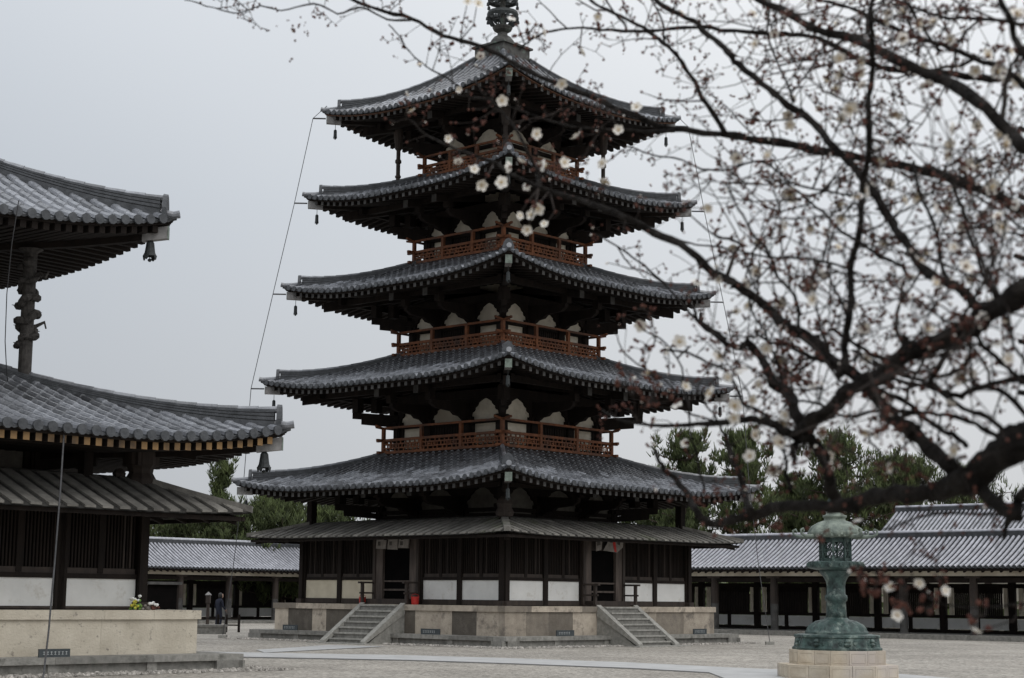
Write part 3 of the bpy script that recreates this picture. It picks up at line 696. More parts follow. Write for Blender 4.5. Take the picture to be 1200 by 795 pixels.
for (sx, sy) in ((-1, -1), (1, -1), (1, 1), (-1, 1)):
    q = MB(); c = (sx*(KX-1.78), sy*(KY-1.78), 4.1)
    # carved guardian squeezed between the two roofs
    q.lathe([(.20, 0), (.32, .05), (.36, .22), (.28, .36), (.30, .46), (.38, .55), (.38, .85)], 9, c); q.box(c[0]-.3, c[0]+.3, c[1]-.3, c[1]+.3, 4.62, 5.0)
    q.lathe([(.06, 0), (.14, .05), (.16, .14), (.08, .24)], 7, (c[0]-.45*sx, c[1]-.2*sy, 4.3))
    q.build('guardian_figure', [M['wood_mid']], hall)
    s_ = MB(); s_.box(sx*(KX-3.2)-.12, sx*(KX-3.2)+.12, sy*(KY-1.9)-.12, sy*(KY-1.9)+.12, 4.1, 5.3); s_.build('strut', [M['wood']], hall)
kr1 = Roof(KX+.6, KY+.6, 5.08, 2.0, 5.6, .46, 4.6, .8)
tiled_roof(kr1, hall, sp=.35, rc=.105, seg=.40, de=.22, tvar=0, end_mat='raft_gold', body=4.2, sofslope=.03, raft_sp=.29, ridge_h=.42, rw=.075)
kr2 = Roof(KX-1.41, KY-1.41, 9.91, 4.6, 7.4, .60, 5.5, .72)
storey(hall, KX-4.6, 7.1, 9.0, 9.6, [0, .25, .5, .75, 1], hy=KY-4.6)
tiled_roof(kr2, hall, end_mat='wood', sp=.35, rc=.105, seg=.40, de=.22, tvar=0, body=3.4, sofslope=.02, raft_sp=.29, ridge_h=.42, rw=.075)
# dragon-wrapped corner pillars
for (sx, sy) in ((-1, -1), (1, -1), (1, 1), (-1, 1)):
    c = Vector((sx*(KX-3.75), sy*(KY-3.75), 6.7)); q = MB()
    q.lathe([(.155, 0), (.155, 2.9), (.30, 3.0)], 12, c); pl = q.build('dragon_pillar', [M['carved']], hall)
    q = MB(); pts = []; rad = []
    for k in range(150):
        t = k/149; an = t*2*math.pi*4.4+.6; wob = .035*math.sin(k*.83)+.02*math.sin(k*.31)
        pts.append(c+Vector(((.20+wob)*math.cos(an), (.20+wob)*math.sin(an), .62+2.0*t+.05*math.sin(k*.45)))); rad.append(.062+.035*math.sin(math.pi*min(1, t*1.1))+.012*math.sin(k*1.7))
    q.tube(pts, rad, 7)
    for k in range(6, 148, 6): q.tube([pts[k], pts[k]+(pts[k]-Vector((c.x, c.y, pts[k].z))).normalized()*(rad[k]+.045)+Vector((0, 0, .02))], [.03, .006], 5)
    q.lathe([(.03, -.1), (.12, -.05), (.16, .05), (.11, .14), (.03, .18)], 8, pts[-1]+Vector((.1*sx, .1*sy, .05)))
    q.tube([c+Vector((.08*sx, 0, 1.15)), c+Vector((.25*sx, 0, 1.2)), c+Vector((.40*sx, -.1, 1.3)), c+Vector((.45*sx, -.1, 1.15))], [.05, .05, .04, .02], 6)
    q.tube([c+Vector((.02, .08*sy, 2.35)), c+Vector((.1, .3*sy, 2.4)), c+Vector((.15, .45*sy, 2.3)), c+Vector((.2, .5*sy, 2.45))], [.05, .05, .04, .02], 6)
    q.build('carved_dragon', [M['carved']], pl)
def kw(x, y, z): # hall local -> world
    return Vector((kc.x+x*math.cos(ANG)-y*math.sin(ANG), kc.y+x*math.sin(ANG)+y*math.cos(ANG), z))
for rf, lb in ((kr1, 'large bronze wind bell under the lower tiled roof corner of the left hall'), (kr2, 'large bronze wind bell under the upper tiled roof corner of the left hall')):
    bell(kw(rf.hx-.37, -(rf.hy-.37), rf.z0+rf.L(.30)-.20-.13-.10-.04), 1.15, lb, 'wind bells on the left hall', 1.1)
# ------------------------------------------------------------------ corridors
def corridor(name, org, dirv, inn, length, label, zoff=0, seed=1, bay=3.6, t_first=0, dims=(3.27, 4.80, 2.85)):
    """org world point on the eave line start, dirv unit along, inn unit pointing outward (away from the courtyard)"""
    rg = random.Random(seed)
    root = empty(name, (org.x, org.y, zoff), 0, label, 'corridor', 'roofed corridors round the courtyard')
    D = Vector((dirv.x, dirv.y, 0)); I = Vector((inn.x, inn.y, 0)); Z = Vector((0, 0, 1))
    P = lambda t, s, z: D*t+I*s+Z*z
    flip = D.cross(I).z < 0
    zp = .22; ze, zr, sr = dims
    mb = MB(); zs = lambda s: ze+(zr-ze)*(.78*(s/sr)+.22*(s/sr)**2)
    ds = [0, .7, 1.4, 2.1, sr]
    for sgn in (0, 1):
        S = (lambda s: s) if sgn == 0 else (lambda s: 2*sr-s)
        for k in range(4): mb.add([P(0, S(ds[k]), zs(ds[k])-.04), P(length, S(ds[k]), zs(ds[k])-.04), P(length, S(ds[k+1]), zs(ds[k+1])-.04), P(0, S(ds[k+1]), zs(ds[k+1])-.04)], [(0, 1, 2, 3)], 1, .4)
        n = int(length/.27)
        for k in range(n):
            t = .15+k*.27
            if sgn == 1 and k % 1: continue
            s = -.04; bt = rg.random()*.4
            while s < sr-.02:
                s2 = min(s+(.36 if sgn == 0 else 1.5), sr); vs = []
                for (ss, rr) in ((s, .080), (s2, .073)):
                    for q in range(5):
                        an = math.pi*q/4; vs.append(P(t+rr*math.cos(an), S(ss), zs(max(ss, 0))+rr*math.sin(an)))
                mb.add(vs, [(q, q+5, q+6, q+1) for q in range(4)]+[(0, 1, 2, 3, 4)], 0, bt+rg.random()*.6); s = s2
            if sgn == 0:
                mb.add([P(t+.085*math.cos(2*math.pi*q/8), -.05, zs(0)+.085*math.sin(2*math.pi*q/8)-.0) for q in range(8)], [tuple(range(8))], 1, .4)
    roof = mb.build('tiled_roof', [M['tile_top'], M['pan']], root)
    rd = MB()
    rd.hexa([P(0, sr-.16, zr-.1), P(length, sr-.16, zr-.1), P(length, sr+.16, zr-.1), P(0, sr+.16, zr-.1), P(0, sr-.14, zr+.17), P(length, sr-.14, zr+.17), P(length, sr+.14, zr+.17), P(0, sr+.14, zr+.17)], 1, .5)
    k = 0
    while k*.5 < length: rd.tube([P(k*.5, sr, zr+.20), P(min(k*.5+.5, length), sr, zr+.20)], [.105, .095], 8, 0, .5+.5*rg.random()); k += 1
    rd.build('roof_ridge', [M['tile_top'], M['pan']], roof)
    wd = MB()
    wd.beam(P(0, .12, ze-.12), P(length, .12, ze-.12), .14, .10, 0); wd.beam(P(0, .62, ze-.28), P(length, .62, ze-.28), .2, .22, 1)
    for k in range(int(length/.45)): wd.beam(P(.2+k*.45, .12, ze-.2), P(.2+k*.45, 2.6, ze+.7), .09, .1, 0)
    # plaster frieze under the eave and tie beam
    wd.beam(P(0, .80, ze-.58), P(length, .80, ze-.58), .14, .22, 0)
    wd.build('eave_beam', [M['wood'], M['plaster']], roof)
    pf = MB(); pf.hexa([P(-1, -.35, 0), P(length, -.35, 0), P(length, 5.9, 0), P(-1, 5.9, 0), P(-1, -.35, zp), P(length, -.35, zp), P(length, 5.9, zp), P(-1, 5.9, zp)], 0, .3); pf.build('stone_platform', [M['granite']], root)
    # front posts
    t = t_first
    while t < length:
        c = P(t, .8, zp); q = MB()
        q.lathe([(.27, 0), (.27, .06), (.19, .08), (.20, 1.3)], 12, c, 1); q.lathe([(.203, 1.3), (.205, 2.0), (.17, ze-.4-zp)], 12, c, 0)
        q.hexa([P(t-.35, .65, ze-.5), P(t+.35, .65, ze-.5), P(t+.35, .95, ze-.5), P(t-.35, .95, ze-.5), P(t-.45, .65, ze-.3), P(t+.45, .65, ze-.3), P(t+.45, .95, ze-.3), P(t-.45, .95, ze-.3)], 0)
        q.build('post', [M['wood_mid'], M['raft_end']], root); t += bay
    # back wall
    bw = MB(); bk = 4.6; t = t_first-bay
    wz = lambda a, b_, z0, z1, s0=bk, s1=bk+.1: [P(a, s0, z0), P(b_, s0, z0), P(b_, s1, z0), P(a, s1, z0), P(a, s0, z1), P(b_, s0, z1), P(b_, s1, z1), P(a, s1, z1)]
    while t < length:
        a, b_ = max(t, 0), min(t+bay, length)
        if b_-a > 1:
            bw.hexa(wz(a-.16, a+.16, zp, ze+.5, bk-.12, bk+.1), 0)
            bw.hexa(wz(a, b_, zp, zp+.16, bk-.06), 0); bw.hexa(wz(a, b_, zp+.72, zp+.86, bk-.06), 0); bw.hexa(wz(a, b_, zp+2.15, zp+2.35, bk-.06), 0); bw.hexa(wz(a, b_, ze+.2, ze+.4, bk-.06), 0)
            bw.hexa(wz(a+.2, b_-.2, zp+2.40, ze+.15, bk), 3)
            m_ = (a+b_)/2
            # white dado in two panels
            for (x0, x1) in ((a+.22, m_-.12), (m_+.12, b_-.22)): bw.hexa(wz(x0, x1, zp+.18, zp+.70, bk-.01), 1)
            bw.hexa(wz(m_-.1, m_+.1, zp+.1, zp+.8, bk-.04), 0)
            # pale window frame studs
            for x in (a+.34, b_-.42): bw.hexa(wz(x, x+.19, zp+.86, zp+2.15, bk-.06), 2)
            x = a+.58
            while x < b_-.52: bw.hexa(wz(x, x+.07, zp+.86, zp+2.15, bk, bk+.06), 0); x += .105
            bw.hexa(wz(a+.56, b_-.5, zp+1.9, zp+2.15, bk+.02, bk+.04), 0)
        t += bay
    bw.build('back_wall', [M['wood'], M['plaster_w'], M['plaster'], M['wood']], root)
    return root
dx = Vector((math.cos(ANG), math.sin(ANG), 0)); dy = Vector((-math.sin(ANG), math.cos(ANG), 0))
# west range (right in the photo): eave line local x = 21.6, from y=35.6 down to y=-34
o_ = l2w(21.7, 37)
corridor('cloister_corridor', o_, -dy, dx, 70, 'long tiled corridor with open posts running behind the bronze lantern on the right', 0, 3, 3.6, (37-2.04) % 3.6)
o_ = l2w(27, 35.6)
corridor('cloister_corridor', o_, -dx, dy, 62, 'tiled corridor seen between the left hall and the pagoda', -.06, 4, 3.6, .6)
# building with higher roof beyond the right corridor
def outer_hall():
    # long axis parallel to the right corridor; ridge seen above its roof
    pr_ = PLN(1050, 594, 37.5); u0 = pr_[1]; zr_ = pr_[2]
    bb = corridor('outer_hall', l2w(37.5-5.2, u0), -dy, dx, 46, 'grey tiled gable roof of a hall rising behind the right corridor', 0, 8, 3.6, .6, (zr_-3.3, zr_-.25, 5.2))
    bb['category'] = 'hall'; del bb['group']
    for ch in list(bb.children):
        if ch.name.startswith('stone_platform') or ch.name.startswith('back_wall'): bpy.data.objects.remove(ch)
    q = MB(); D, I = -dy, dx
    P = lambda t, s, z: D*t+I*s+Vector((0, 0, z))
    q.hexa([P(.6, 1, 0), P(45, 1, 0), P(45, 9.4, 0), P(.6, 9.4, 0), P(.6, 1, zr_-2.9), P(45, 1, zr_-2.9), P(45, 9.4, zr_-2.9), P(.6, 9.4, zr_-2.9)])
    q.add([P(.6, 1, zr_-2.9), P(.6, 9.4, zr_-2.9), P(.6, 5.2, zr_-.5)], [(0, 1, 2)])
    q.build('wall', [M['plaster']], bb)
def PLN(px, py, X0):
    r_ = Vector(ray(px, py)); n_ = dx; p0_ = l2w(X0, 0, 0); t_ = (p0_-Vector((0, 0, EYE))).dot(n_)/r_.dot(n_); w_ = r_*t_+Vector((0, 0, EYE))
    e_ = w_-l2w(0, 0, 0); return (e_.dot(dx), e_.dot(dy), w_.z)
outer_hall()
# ------------------------------------------------------------------ bronze lantern
LX, LY = 7.32, 39.0
lan = empty('bronze_lantern', (LX, LY, 0), 0, 'tall green bronze lantern on an octagonal beige stone plinth', 'lantern')
A8 = math.pi/8+.08
def tier(r, z0, z1, n=8):
    mb = MB()
    for k in range(n):
        a0 = A8+2*math.pi*k/n; a1 = A8+2*math.pi*(k+1)/n
        for (f0, f1) in ((0, .5), (.5, 1)):
            p = lambda f, rr: ((1-f)*math.cos(a0)*rr+f*math.cos(a1)*rr, (1-f)*math.sin(a0)*rr+f*math.sin(a1)*rr)
            g_ = .004; (x0, y0), (x1, y1), (x2, y2), (x3, y3) = p(f0+g_, r), p(f1-g_, r), p(f1-g_, r*.3), p(f0+g_, r*.3)
            mb.hexa([(x0, y0, z0), (x1, y1, z0), (x2, y2, z0), (x3, y3, z0), (x0, y0, z1), (x1, y1, z1), (x2, y2, z1), (x3, y3, z1)], 0, rnd.random())
            # sunken cartouche outline
            m0, m1 = f0+.06, f1-.06; hh = z1-z0
            for (fa, fb, za, zb_) in ((m0, m1, .14, .19), (m0, m1, .78, .83), (m0, m0+.012, .16, .8), (m1-.012, m1, .16, .8)):
                (x0, y0), (x1, y1), (x2, y2), (x3, y3) = p(fa, r+.006), p(fb, r+.006), p(fb, r-.02), p(fa, r-.02)
                mb.hexa([(x0, y0, z0+hh*za), (x1, y1, z0+hh*za), (x2, y2, z0+hh*za), (x3, y3, z0+hh*za), (x0, y0, z0+hh*zb_), (x1, y1, z0+hh*zb_), (x2, y2, z0+hh*zb_), (x3, y3, z0+hh*zb_)], 0, 0)
    return mb
tier(1.34, 0, .31).build('plinth_tier', [M['lstone']], lan, bevel=.01)
tier(1.07, .31, .62).build('plinth_tier', [M['lstone']], lan, bevel=.01)
q = MB(); q.lathe([(1.0, .62), (1.0, .67), (.96, .69), (.93, .88), (.96, .90), (.95, .95), (.72, .98)], 8, rot=A8)
for k in range(8):
    an = A8+2*math.pi*(k+.5)/8; c_ = (.855*math.cos(an), .855*math.sin(an), .69)
    q.lathe([(.02, .0), (.07, .02), (.10, .06), (.06, .09), (.085, .13), (.05, .18), (.02, .19)], 8, c_)
    q.lathe([(.02, .05), (.05, .07), (.05, .13), (.02, .15)], 6, (c_[0]+.16*math.sin(an), c_[1]-.16*math.cos(an), .67)); q.lathe([(.02, .05), (.05, .07), (.05, .13), (.02, .15)], 6, (c_[0]-.16*math.sin(an), c_[1]+.16*math.cos(an), .67))
q.build('base', [M['bronze']], lan, bevel=.008)
q = MB(); n = 48; prof = [(.70, .98), (.70, 1.02), (.64, 1.04), (.62, 1.10), (.56, 1.18), (.44, 1.25), (.28, 1.29), (.24, 1.33)]
vs = []
for i_, (r_, z_) in enumerate(prof):
    for k in range(n):
        an = 2*math.pi*k/n; w = 1+(.13*abs(math.sin(an*8))-.06 if 2 <= i_ <= 5 else 0); vs.append((r_*w*math.cos(an), r_*w*math.sin(an), z_))
q.add(vs, [(i_*n+k, i_*n+(k+1) % n, (i_+1)*n+(k+1) % n, (i_+1)*n+k) for i_ in range(len(prof)-1) for k in range(n)]); q.build('lotus_base', [M['bronze']], lan, smooth=True)
q = MB(); q.lathe([(.24, 1.30), (.225, 1.45), (.215, 1.68), (.245, 1.70), (.255, 1.76), (.245, 1.82), (.21, 1.84), (.205, 2.02), (.22, 2.12), (.27, 2.22), (.36, 2.32), (.38, 2.40)], 24)
q.build('shaft', [M['bronze']], lan, smooth=True)
q = MB(); q.lathe([(.42, 2.38), (.60, 2.42), (.62, 2.44), (.62, 2.55), (.60, 2.57), (.3, 2.58)], 24)
for k in range(16):
    an = 2*math.pi*k/16; q.lathe([(.01, .02), (.045, .05), (.045, .10), (.01, .13)], 6, (.61*math.cos(an), .61*math.sin(an), 2.42))
q.build('platform', [M['bronze']], lan)
q = MB(); Rb = .34
for k in range(8):
    a0 = A8+2*math.pi*k/8; a1 = a0+math.pi/4; p0 = Vector((Rb*math.cos(a0), Rb*math.sin(a0), 0)); p1 = Vector((Rb*math.cos(a1), Rb*math.sin(a1), 0))
    z0, z1 = 2.58, 3.12; q.beam(p0+Vector((0, 0, z0)), p0+Vector((0, 0, z1)), .045, .045, up=(math.cos(a0), math.sin(a0), 0))
    for (za, zb_) in ((z0, z0+.07), (z1-.12, z1)): q.hexa([p0*.94+Vector((0, 0, za)), p0+Vector((0, 0, za)), p1+Vector((0, 0, za)), p1*.94+Vector((0, 0, za)), p0*.94+Vector((0, 0, zb_)), p0+Vector((0, 0, zb_)), p1+Vector((0, 0, zb_)), p1*.94+Vector((0, 0, zb_))])
    L_ = lambda fa, za, fb, zb_, w=.022: q.beam(p0.lerp(p1, fa)*.98+Vector((0, 0, za)), p0.lerp(p1, fb)*.98+Vector((0, 0, zb_)), w, w)
    mz = (2.65+3.0)/2
    for (za, zb_) in ((2.65, mz), (mz, 3.0)):
        for (fa, fb) in ((.08, .5), (.5, .92)):
            L_(fa, za, fb, zb_, .016); L_(fb, za, fa, zb_, .016)
    L_(.08, mz, .92, mz, .022)
q.build('fire_box', [M['bronze']], lan)
q = MB(); n = 48; prof = [(.34, 3.10), (.52, 3.12), (.60, 3.16), (.58, 3.24), (.50, 3.36), (.36, 3.45), (.24, 3.49), (.24, 3.54), (.27, 3.56), (.27, 3.60), (.20, 3.62), (.18, 3.66)]; vs = []
for i_, (r_, z_) in enumerate(prof):
    for k in range(n):
        an = 2*math.pi*k/n; w = 1+(.10*abs(math.cos((an-A8)*4))-.05 if i_ <= 4 else 0); vs.append((r_*w*math.cos(an), r_*w*math.sin(an), z_))
q.add(vs, [(i_*n+k, i_*n+(k+1) % n, (i_+1)*n+(k+1) % n, (i_+1)*n+k) for i_ in range(len(prof)-1) for k in range(n)])
rr = q.build('roof_dome', [M['bronze_l']], lan, smooth=True)
q = MB()
for k in range(8):
    an = A8+2*math.pi*(k+.5)/8
    for (r0, z0, w, h) in ((.50, 3.26, .10, .10), (.56, 3.17, .06, .06), (.42, 3.36, .05, .06)):
        for sg in (-1, 0, 1):
            a2 = an+sg*w/r0*1.1; q.lathe([(.01, -h*.5), (w*.55, -h*.3), (w*.6, 0), (w*.45, h*.4), (.01, h*.5)], 7, (r0*math.cos(a2), r0*math.sin(a2), z0-abs(sg)*.03))
q.build('cloud_relief', [M['bronze_l']], rr, smooth=True)
for k in range(8):
    an = A8+2*math.pi*k/8; c_, s_ = math.cos(an), math.sin(an); q = MB()
    q.tube([(r_*c_, r_*s_, z_) for r_, z_ in ((.5, 3.14), (.68, 3.12), (.84, 3.13), (.93, 3.18), (.94, 3.26), (.88, 3.29), (.85, 3.24), (.88, 3.21))], [.06, .045, .035, .03, .028, .024, .02, .015], 8)
    q.build('eave_scroll', [M['bronze_l']], rr, smooth=True)
q = MB(); q.lathe([(.12, 3.64), (.10, 3.70), (.14, 3.74), (.17, 3.84), (.16, 3.94), (.10, 4.03), (.03, 4.10), (.01, 4.16)], 16); q.build('jewel', [M['bronze']], lan, smooth=True)
# ------------------------------------------------------------------ small things round the pagoda
def bucket(u, v, z, label, s_=1):
    q = MB(); q.lathe([(.15, 0), (.165, .02), (.19, .34), (.20, .36), (.175, .36), (.16, .32), (.02, .31)], 14); q.tube([(.18, 0, .33), (.14, 0, .44), (0, 0, .48), (-.14, 0, .44), (-.18, 0, .33)], .012, 5)
    o = q.build('fire_bucket', M['red']); o.location = l2w(u, v, z); o.scale = (s_,)*3; return tag(o, label, 'bucket', 'red fire buckets')
bucket(-5.80, -1.38, 1.402, 'bright red fire bucket beside the right rail of the left doorway', .8)
bucket(-5.62, 1.62, 1.402, 'red fire bucket half hidden behind the left rail of the left doorway', .7)
def sign(p, rz, label, w=.78, h=.17):
    q = MB(); q.box(-w/2, w/2, -.02, .02, 0, h, 0)
    root = empty('notice_plate', p, rz, label, 'sign', 'small dark notice plates on the stone steps'); q.build('plate', [M['sign']], root)
    q = MB(); x = -w*.38
    for k in range(7):
        q.box(x, x+.055, -.024, -.0205, h*.32, h*.36); q.box(x, x+.055, -.024, -.0205, h*.60, h*.65); q.box(x+.022, x+.032, -.026, -.0215, h*.28, h*.70); x += .09
    q.build('lettering', [M['mark']], root)
AR = ANG; ALf = ANG-math.pi/2
sign(l2w(-6.45, 4.75, .375), ALf, 'dark notice plate on the step left of the left stair', .85, .2)
sign(l2w(-6.55, -2.95, .375), ALf, 'dark notice plate on the step right of the left stair', .95, .2)
sign(l2w(-3.45, -6.55, .375), AR, 'dark notice plate on the step left of the right stair', .95, .2)
sign(l2w(4.6, -6.5, .375), AR, 'dark notice plate on the step right of the right stair', .85, .2)
sign(l2w(-29.55, -14.85, .365), AR, 'dark notice plate on the step of the left hall', .75, .17)
# hanging plates over the doors
root = empty('hanging_boards', l2w(-5.62, 0, 3.45), ALf, 'three pale weathered boards hanging over the left doorway of the pagoda', 'boards')
for k, (x, dz) in enumerate(((-.62, 0), (0.0, -.03), (.58, .02))):
    q = MB(); q.hexa([(x-.30, -.03, dz), (x+.22, -.03, dz-.02), (x+.22, .01, dz-.02), (x-.30, .01, dz), (x-.22, -.03, .62), (x+.28, -.03, .62), (x+.28, .01, .62), (x-.22, .01, .62)], 0)
    for (cx, cz) in ((x-.12, .18), (x+.1, .42)): q.box(cx-.07, cx+.07, -.036, -.03, cz-.07, cz+.08, 1)
    q.build('board', [M['cloth'], M['clothdark']], root)
root = empty('door_curtain', l2w(0.1, -5.62, 3.42), AR, 'torn pale cloth with a red streak hanging over the right doorway', 'curtain')
q = MB(); q.prism([(-.75, .0), (-.45, .06), (-.4, .35), (-.5, .6), (-.75, .6)], lambda a_, b_: (a_, -.02, b_), lambda a_, b_: (a_, .0, b_), 0); q.prism([(-.35, .04), (.45, -.02), (.8, .18), (.85, .62), (0.1, .62), (-.1, .35)], lambda a_, b_: (a_, -.04, b_), lambda a_, b_: (a_, -.02, b_), 0)
q.prism([(.2, .3), (.3, .0), (.42, .0), (.3, .55), (.2, .55)], lambda a_, b_: (a_, -.05, b_), lambda a_, b_: (a_, -.042, b_), 1); q.prism([(-.7, .2), (-.5, .25), (-.55, .4), (-.7, .42)], lambda a_, b_: (a_, -.03, b_), lambda a_, b_: (a_, -.021, b_), 2)
q.prism([(.45, .3), (.6, .25), (.65, .45), (.5, .5)], lambda a_, b_: (a_, -.05, b_), lambda a_, b_: (a_, -.042, b_), 2)
q.build('cloth', [M['cloth'], M['red'], M['clothdark']], root)
# flowers offered on the hall's stone base
root = empty('flower_offering', kw(KX-1.15-1.0, -(KY-1.25), 1.33), 0, 'small bouquets of white, yellow and red flowers on the left stone base', 'flowers')
fl = random.Random(5); root.scale = (.78,)*3
for (nm, mt, cx, cy, cz, r0, n) in (('white_blooms', 'white', -.02, 0, .30, .09, 9), ('yellow_blooms', 'yellow', -.02, 0, .14, .12, 12), ('leaves', 'greenleaf', .02, .05, .12, .14, 14), ('red_blooms', 'calyx', .55, 0, .09, .1, 9), ('pale_blooms', 'white', .52, 0, .17, .07, 6), ('paper_wrap', 'cloth', .33, 0, .07, .10, 6)):
    q = MB()
    for k in range(n):
        c_ = (cx+fl.gauss(0, r0*.6), cy+fl.gauss(0, r0*.5), max(.03, cz+fl.gauss(0, r0*.45))); s_ = .035+fl.random()*.03
        q.lathe([(.003, -s_*.8), (s_*.8, -s_*.3), (s_, .2*s_), (s_*.5, s_*.8), (.003, s_*.6)], 6, c_, t=fl.random())
    q.build(nm, [M[mt]], root)
# lightning cables
def cable(name, pts, r_, label, group='lightning cables', foot=None, bars=()):
    root = empty(name, foot if foot is not None else pts[-1], 0, label, 'cable', group); o = Vector(root.location)
    q = MB(); q.tube([Vector(p)-o for p in pts], r_, 6); q.build('wire', [M['wire']], root)
    if bars:
        for (a, b_) in bars:
            q = MB(); q.beam(Vector(a)-o, Vector(b_)-o, .05, .05); q.build('spacer_rod', [M['wire']], root)
    if foot is not None:
        q = MB(); q.box(-.16, .16, -.16, .16, 0, .12); q.build('anchor_block', [M['granite_l']], root)
for (sx, sy, fpt, lb) in ((-1, 1, Vector((-11.25, 68.7, 0)), 'thin lightning wire running down past the left roof corners to the ground'), (1, -1, Vector((10.05, 67.3, 0)), 'thin lightning wire running down past the right roof corners to the ground')):
    pts = []; bars = []
    for k in (4, 3, 2, 1, 0):
        rf = roofs[k]; o2 = .32 if k else .25; zz = rf.z0+rf.L(0)-.28
        p = l2w(sx*(rf.hx+o2), sy*(rf.hy+o2), zz); 
        if k: pts.append(p); bars.append((l2w(sx*(rf.hx-.05), sy*(rf.hy-.05), zz), p))
    tip = l2w(sx*5.05, sy*5.05, 21.35)
    pts = [tip, tip+Vector((sx*-.0, 0, .12))]+pts
    last = pts[-1]; pts += [last.lerp(fpt, .35)+Vector((.12 if sx < 0 else -.12, 0, 0)), last.lerp(fpt, .7)+Vector((.10 if sx < 0 else -.10, 0, 0)), fpt+Vector((0, 0, .1))]
    cable('lightning_wire', pts, .014, lb, 'lightning wires on the pagoda', fpt, bars)
# near cable on the left hall: down from the lower eave
p0 = at(46, 506, 36.2); p1 = at(73, 503, 35.9); p2 = at(75, 508, 35.8)
pe = ground(50, 800)
cable('lightning_cable', [p0, p1, at(74.5, 504.5, 35.85), p2, at(71, 570, 35.6), at(64, 660, 35.4), at(57, 740, 35.1), Vector((pe.x, pe.y, 0))], .019, 'thick grey cable hanging from the lower eave of the left hall to the ground')
cable('roof_wire', [at(22, 235, 36.6), at(14, 285, 37.0), at(8, 345, 37.6), at(6, 400, 38.2), at(8, 440, 38.9), at(10, 452, 39.3)], .012, 'thin wire drooping between the two tiled roofs of the left hall')
# low fence and lamp post by the far corridor, notice board, person
root = empty('low_fence', ground(255, 741), .05, 'low dark fence standing before the left corridor', 'fence')
for k, x in enumerate((-.95, .0, .38, .95)):
    q = MB(); q.lathe([(.06, 0), (.06, .75), (.05, .8)], 8, (x, 0, 0)); q.build('fence_post', [M['wood']], root)
for z in (.62, .32):
    q = MB(); q.beam((-1.0, 0, z), (1.0, 0, z), .05, .06); q.build('fence_rail', [M['wood']], root)
q = MB(); q.box(-.75, .75, -.4, .4, 0, .32, 0, .5); q.box(-.8, .8, -.45, .45, .30, .40, 0, .3)
o = q.build('stone_step', [M['granite']]); o.location = ground(243, 743); tag(o, 'weathered grey stone step beside the low dark fence', 'step')
lp = at(243, 731, 88); root = empty('lamp_post', (lp.x, lp.y, .1), 0, 'slim grey wooden lamp post standing in the left corridor', 'lamp post')
q = MB(); q.lathe([(.09, 0), (.08, 1.1), (.08, 1.15)], 8); q.build('pole', [M['wood_mid']], root)
q = MB(); q.box(-.11, .11, -.11, .11, 1.15, 1.55); q.build('lamp_box', [M['wood_mid']], root)
q = MB(); q.lathe([(.2, 1.55), (.18, 1.60), (.06, 1.68), (.03, 1.72)], 4, rot=math.pi/4); q.build('cap', [M['cap']], root)
nb_ = at(188, 730, 96); root = empty('notice_board', (nb_.x, nb_.y, .15), ANG, 'roofed notice board in the left corridor behind the flowers', 'notice board')
q = MB(); q.box(-1.2, 1.2, -.25, .25, 2.05, 2.2); q.build('roof', [M['raft_end']], root)
q = MB(); q.box(-1.0, 1.0, -.05, .05, .7, 2.0); q.build('panel', [M['dark']], root)
for x in (-1.05, 1.05):
    q = MB(); q.box(x-.06, x+.06, -.06, .06, 0, 2.05); q.build('leg', [M['wood']], root)
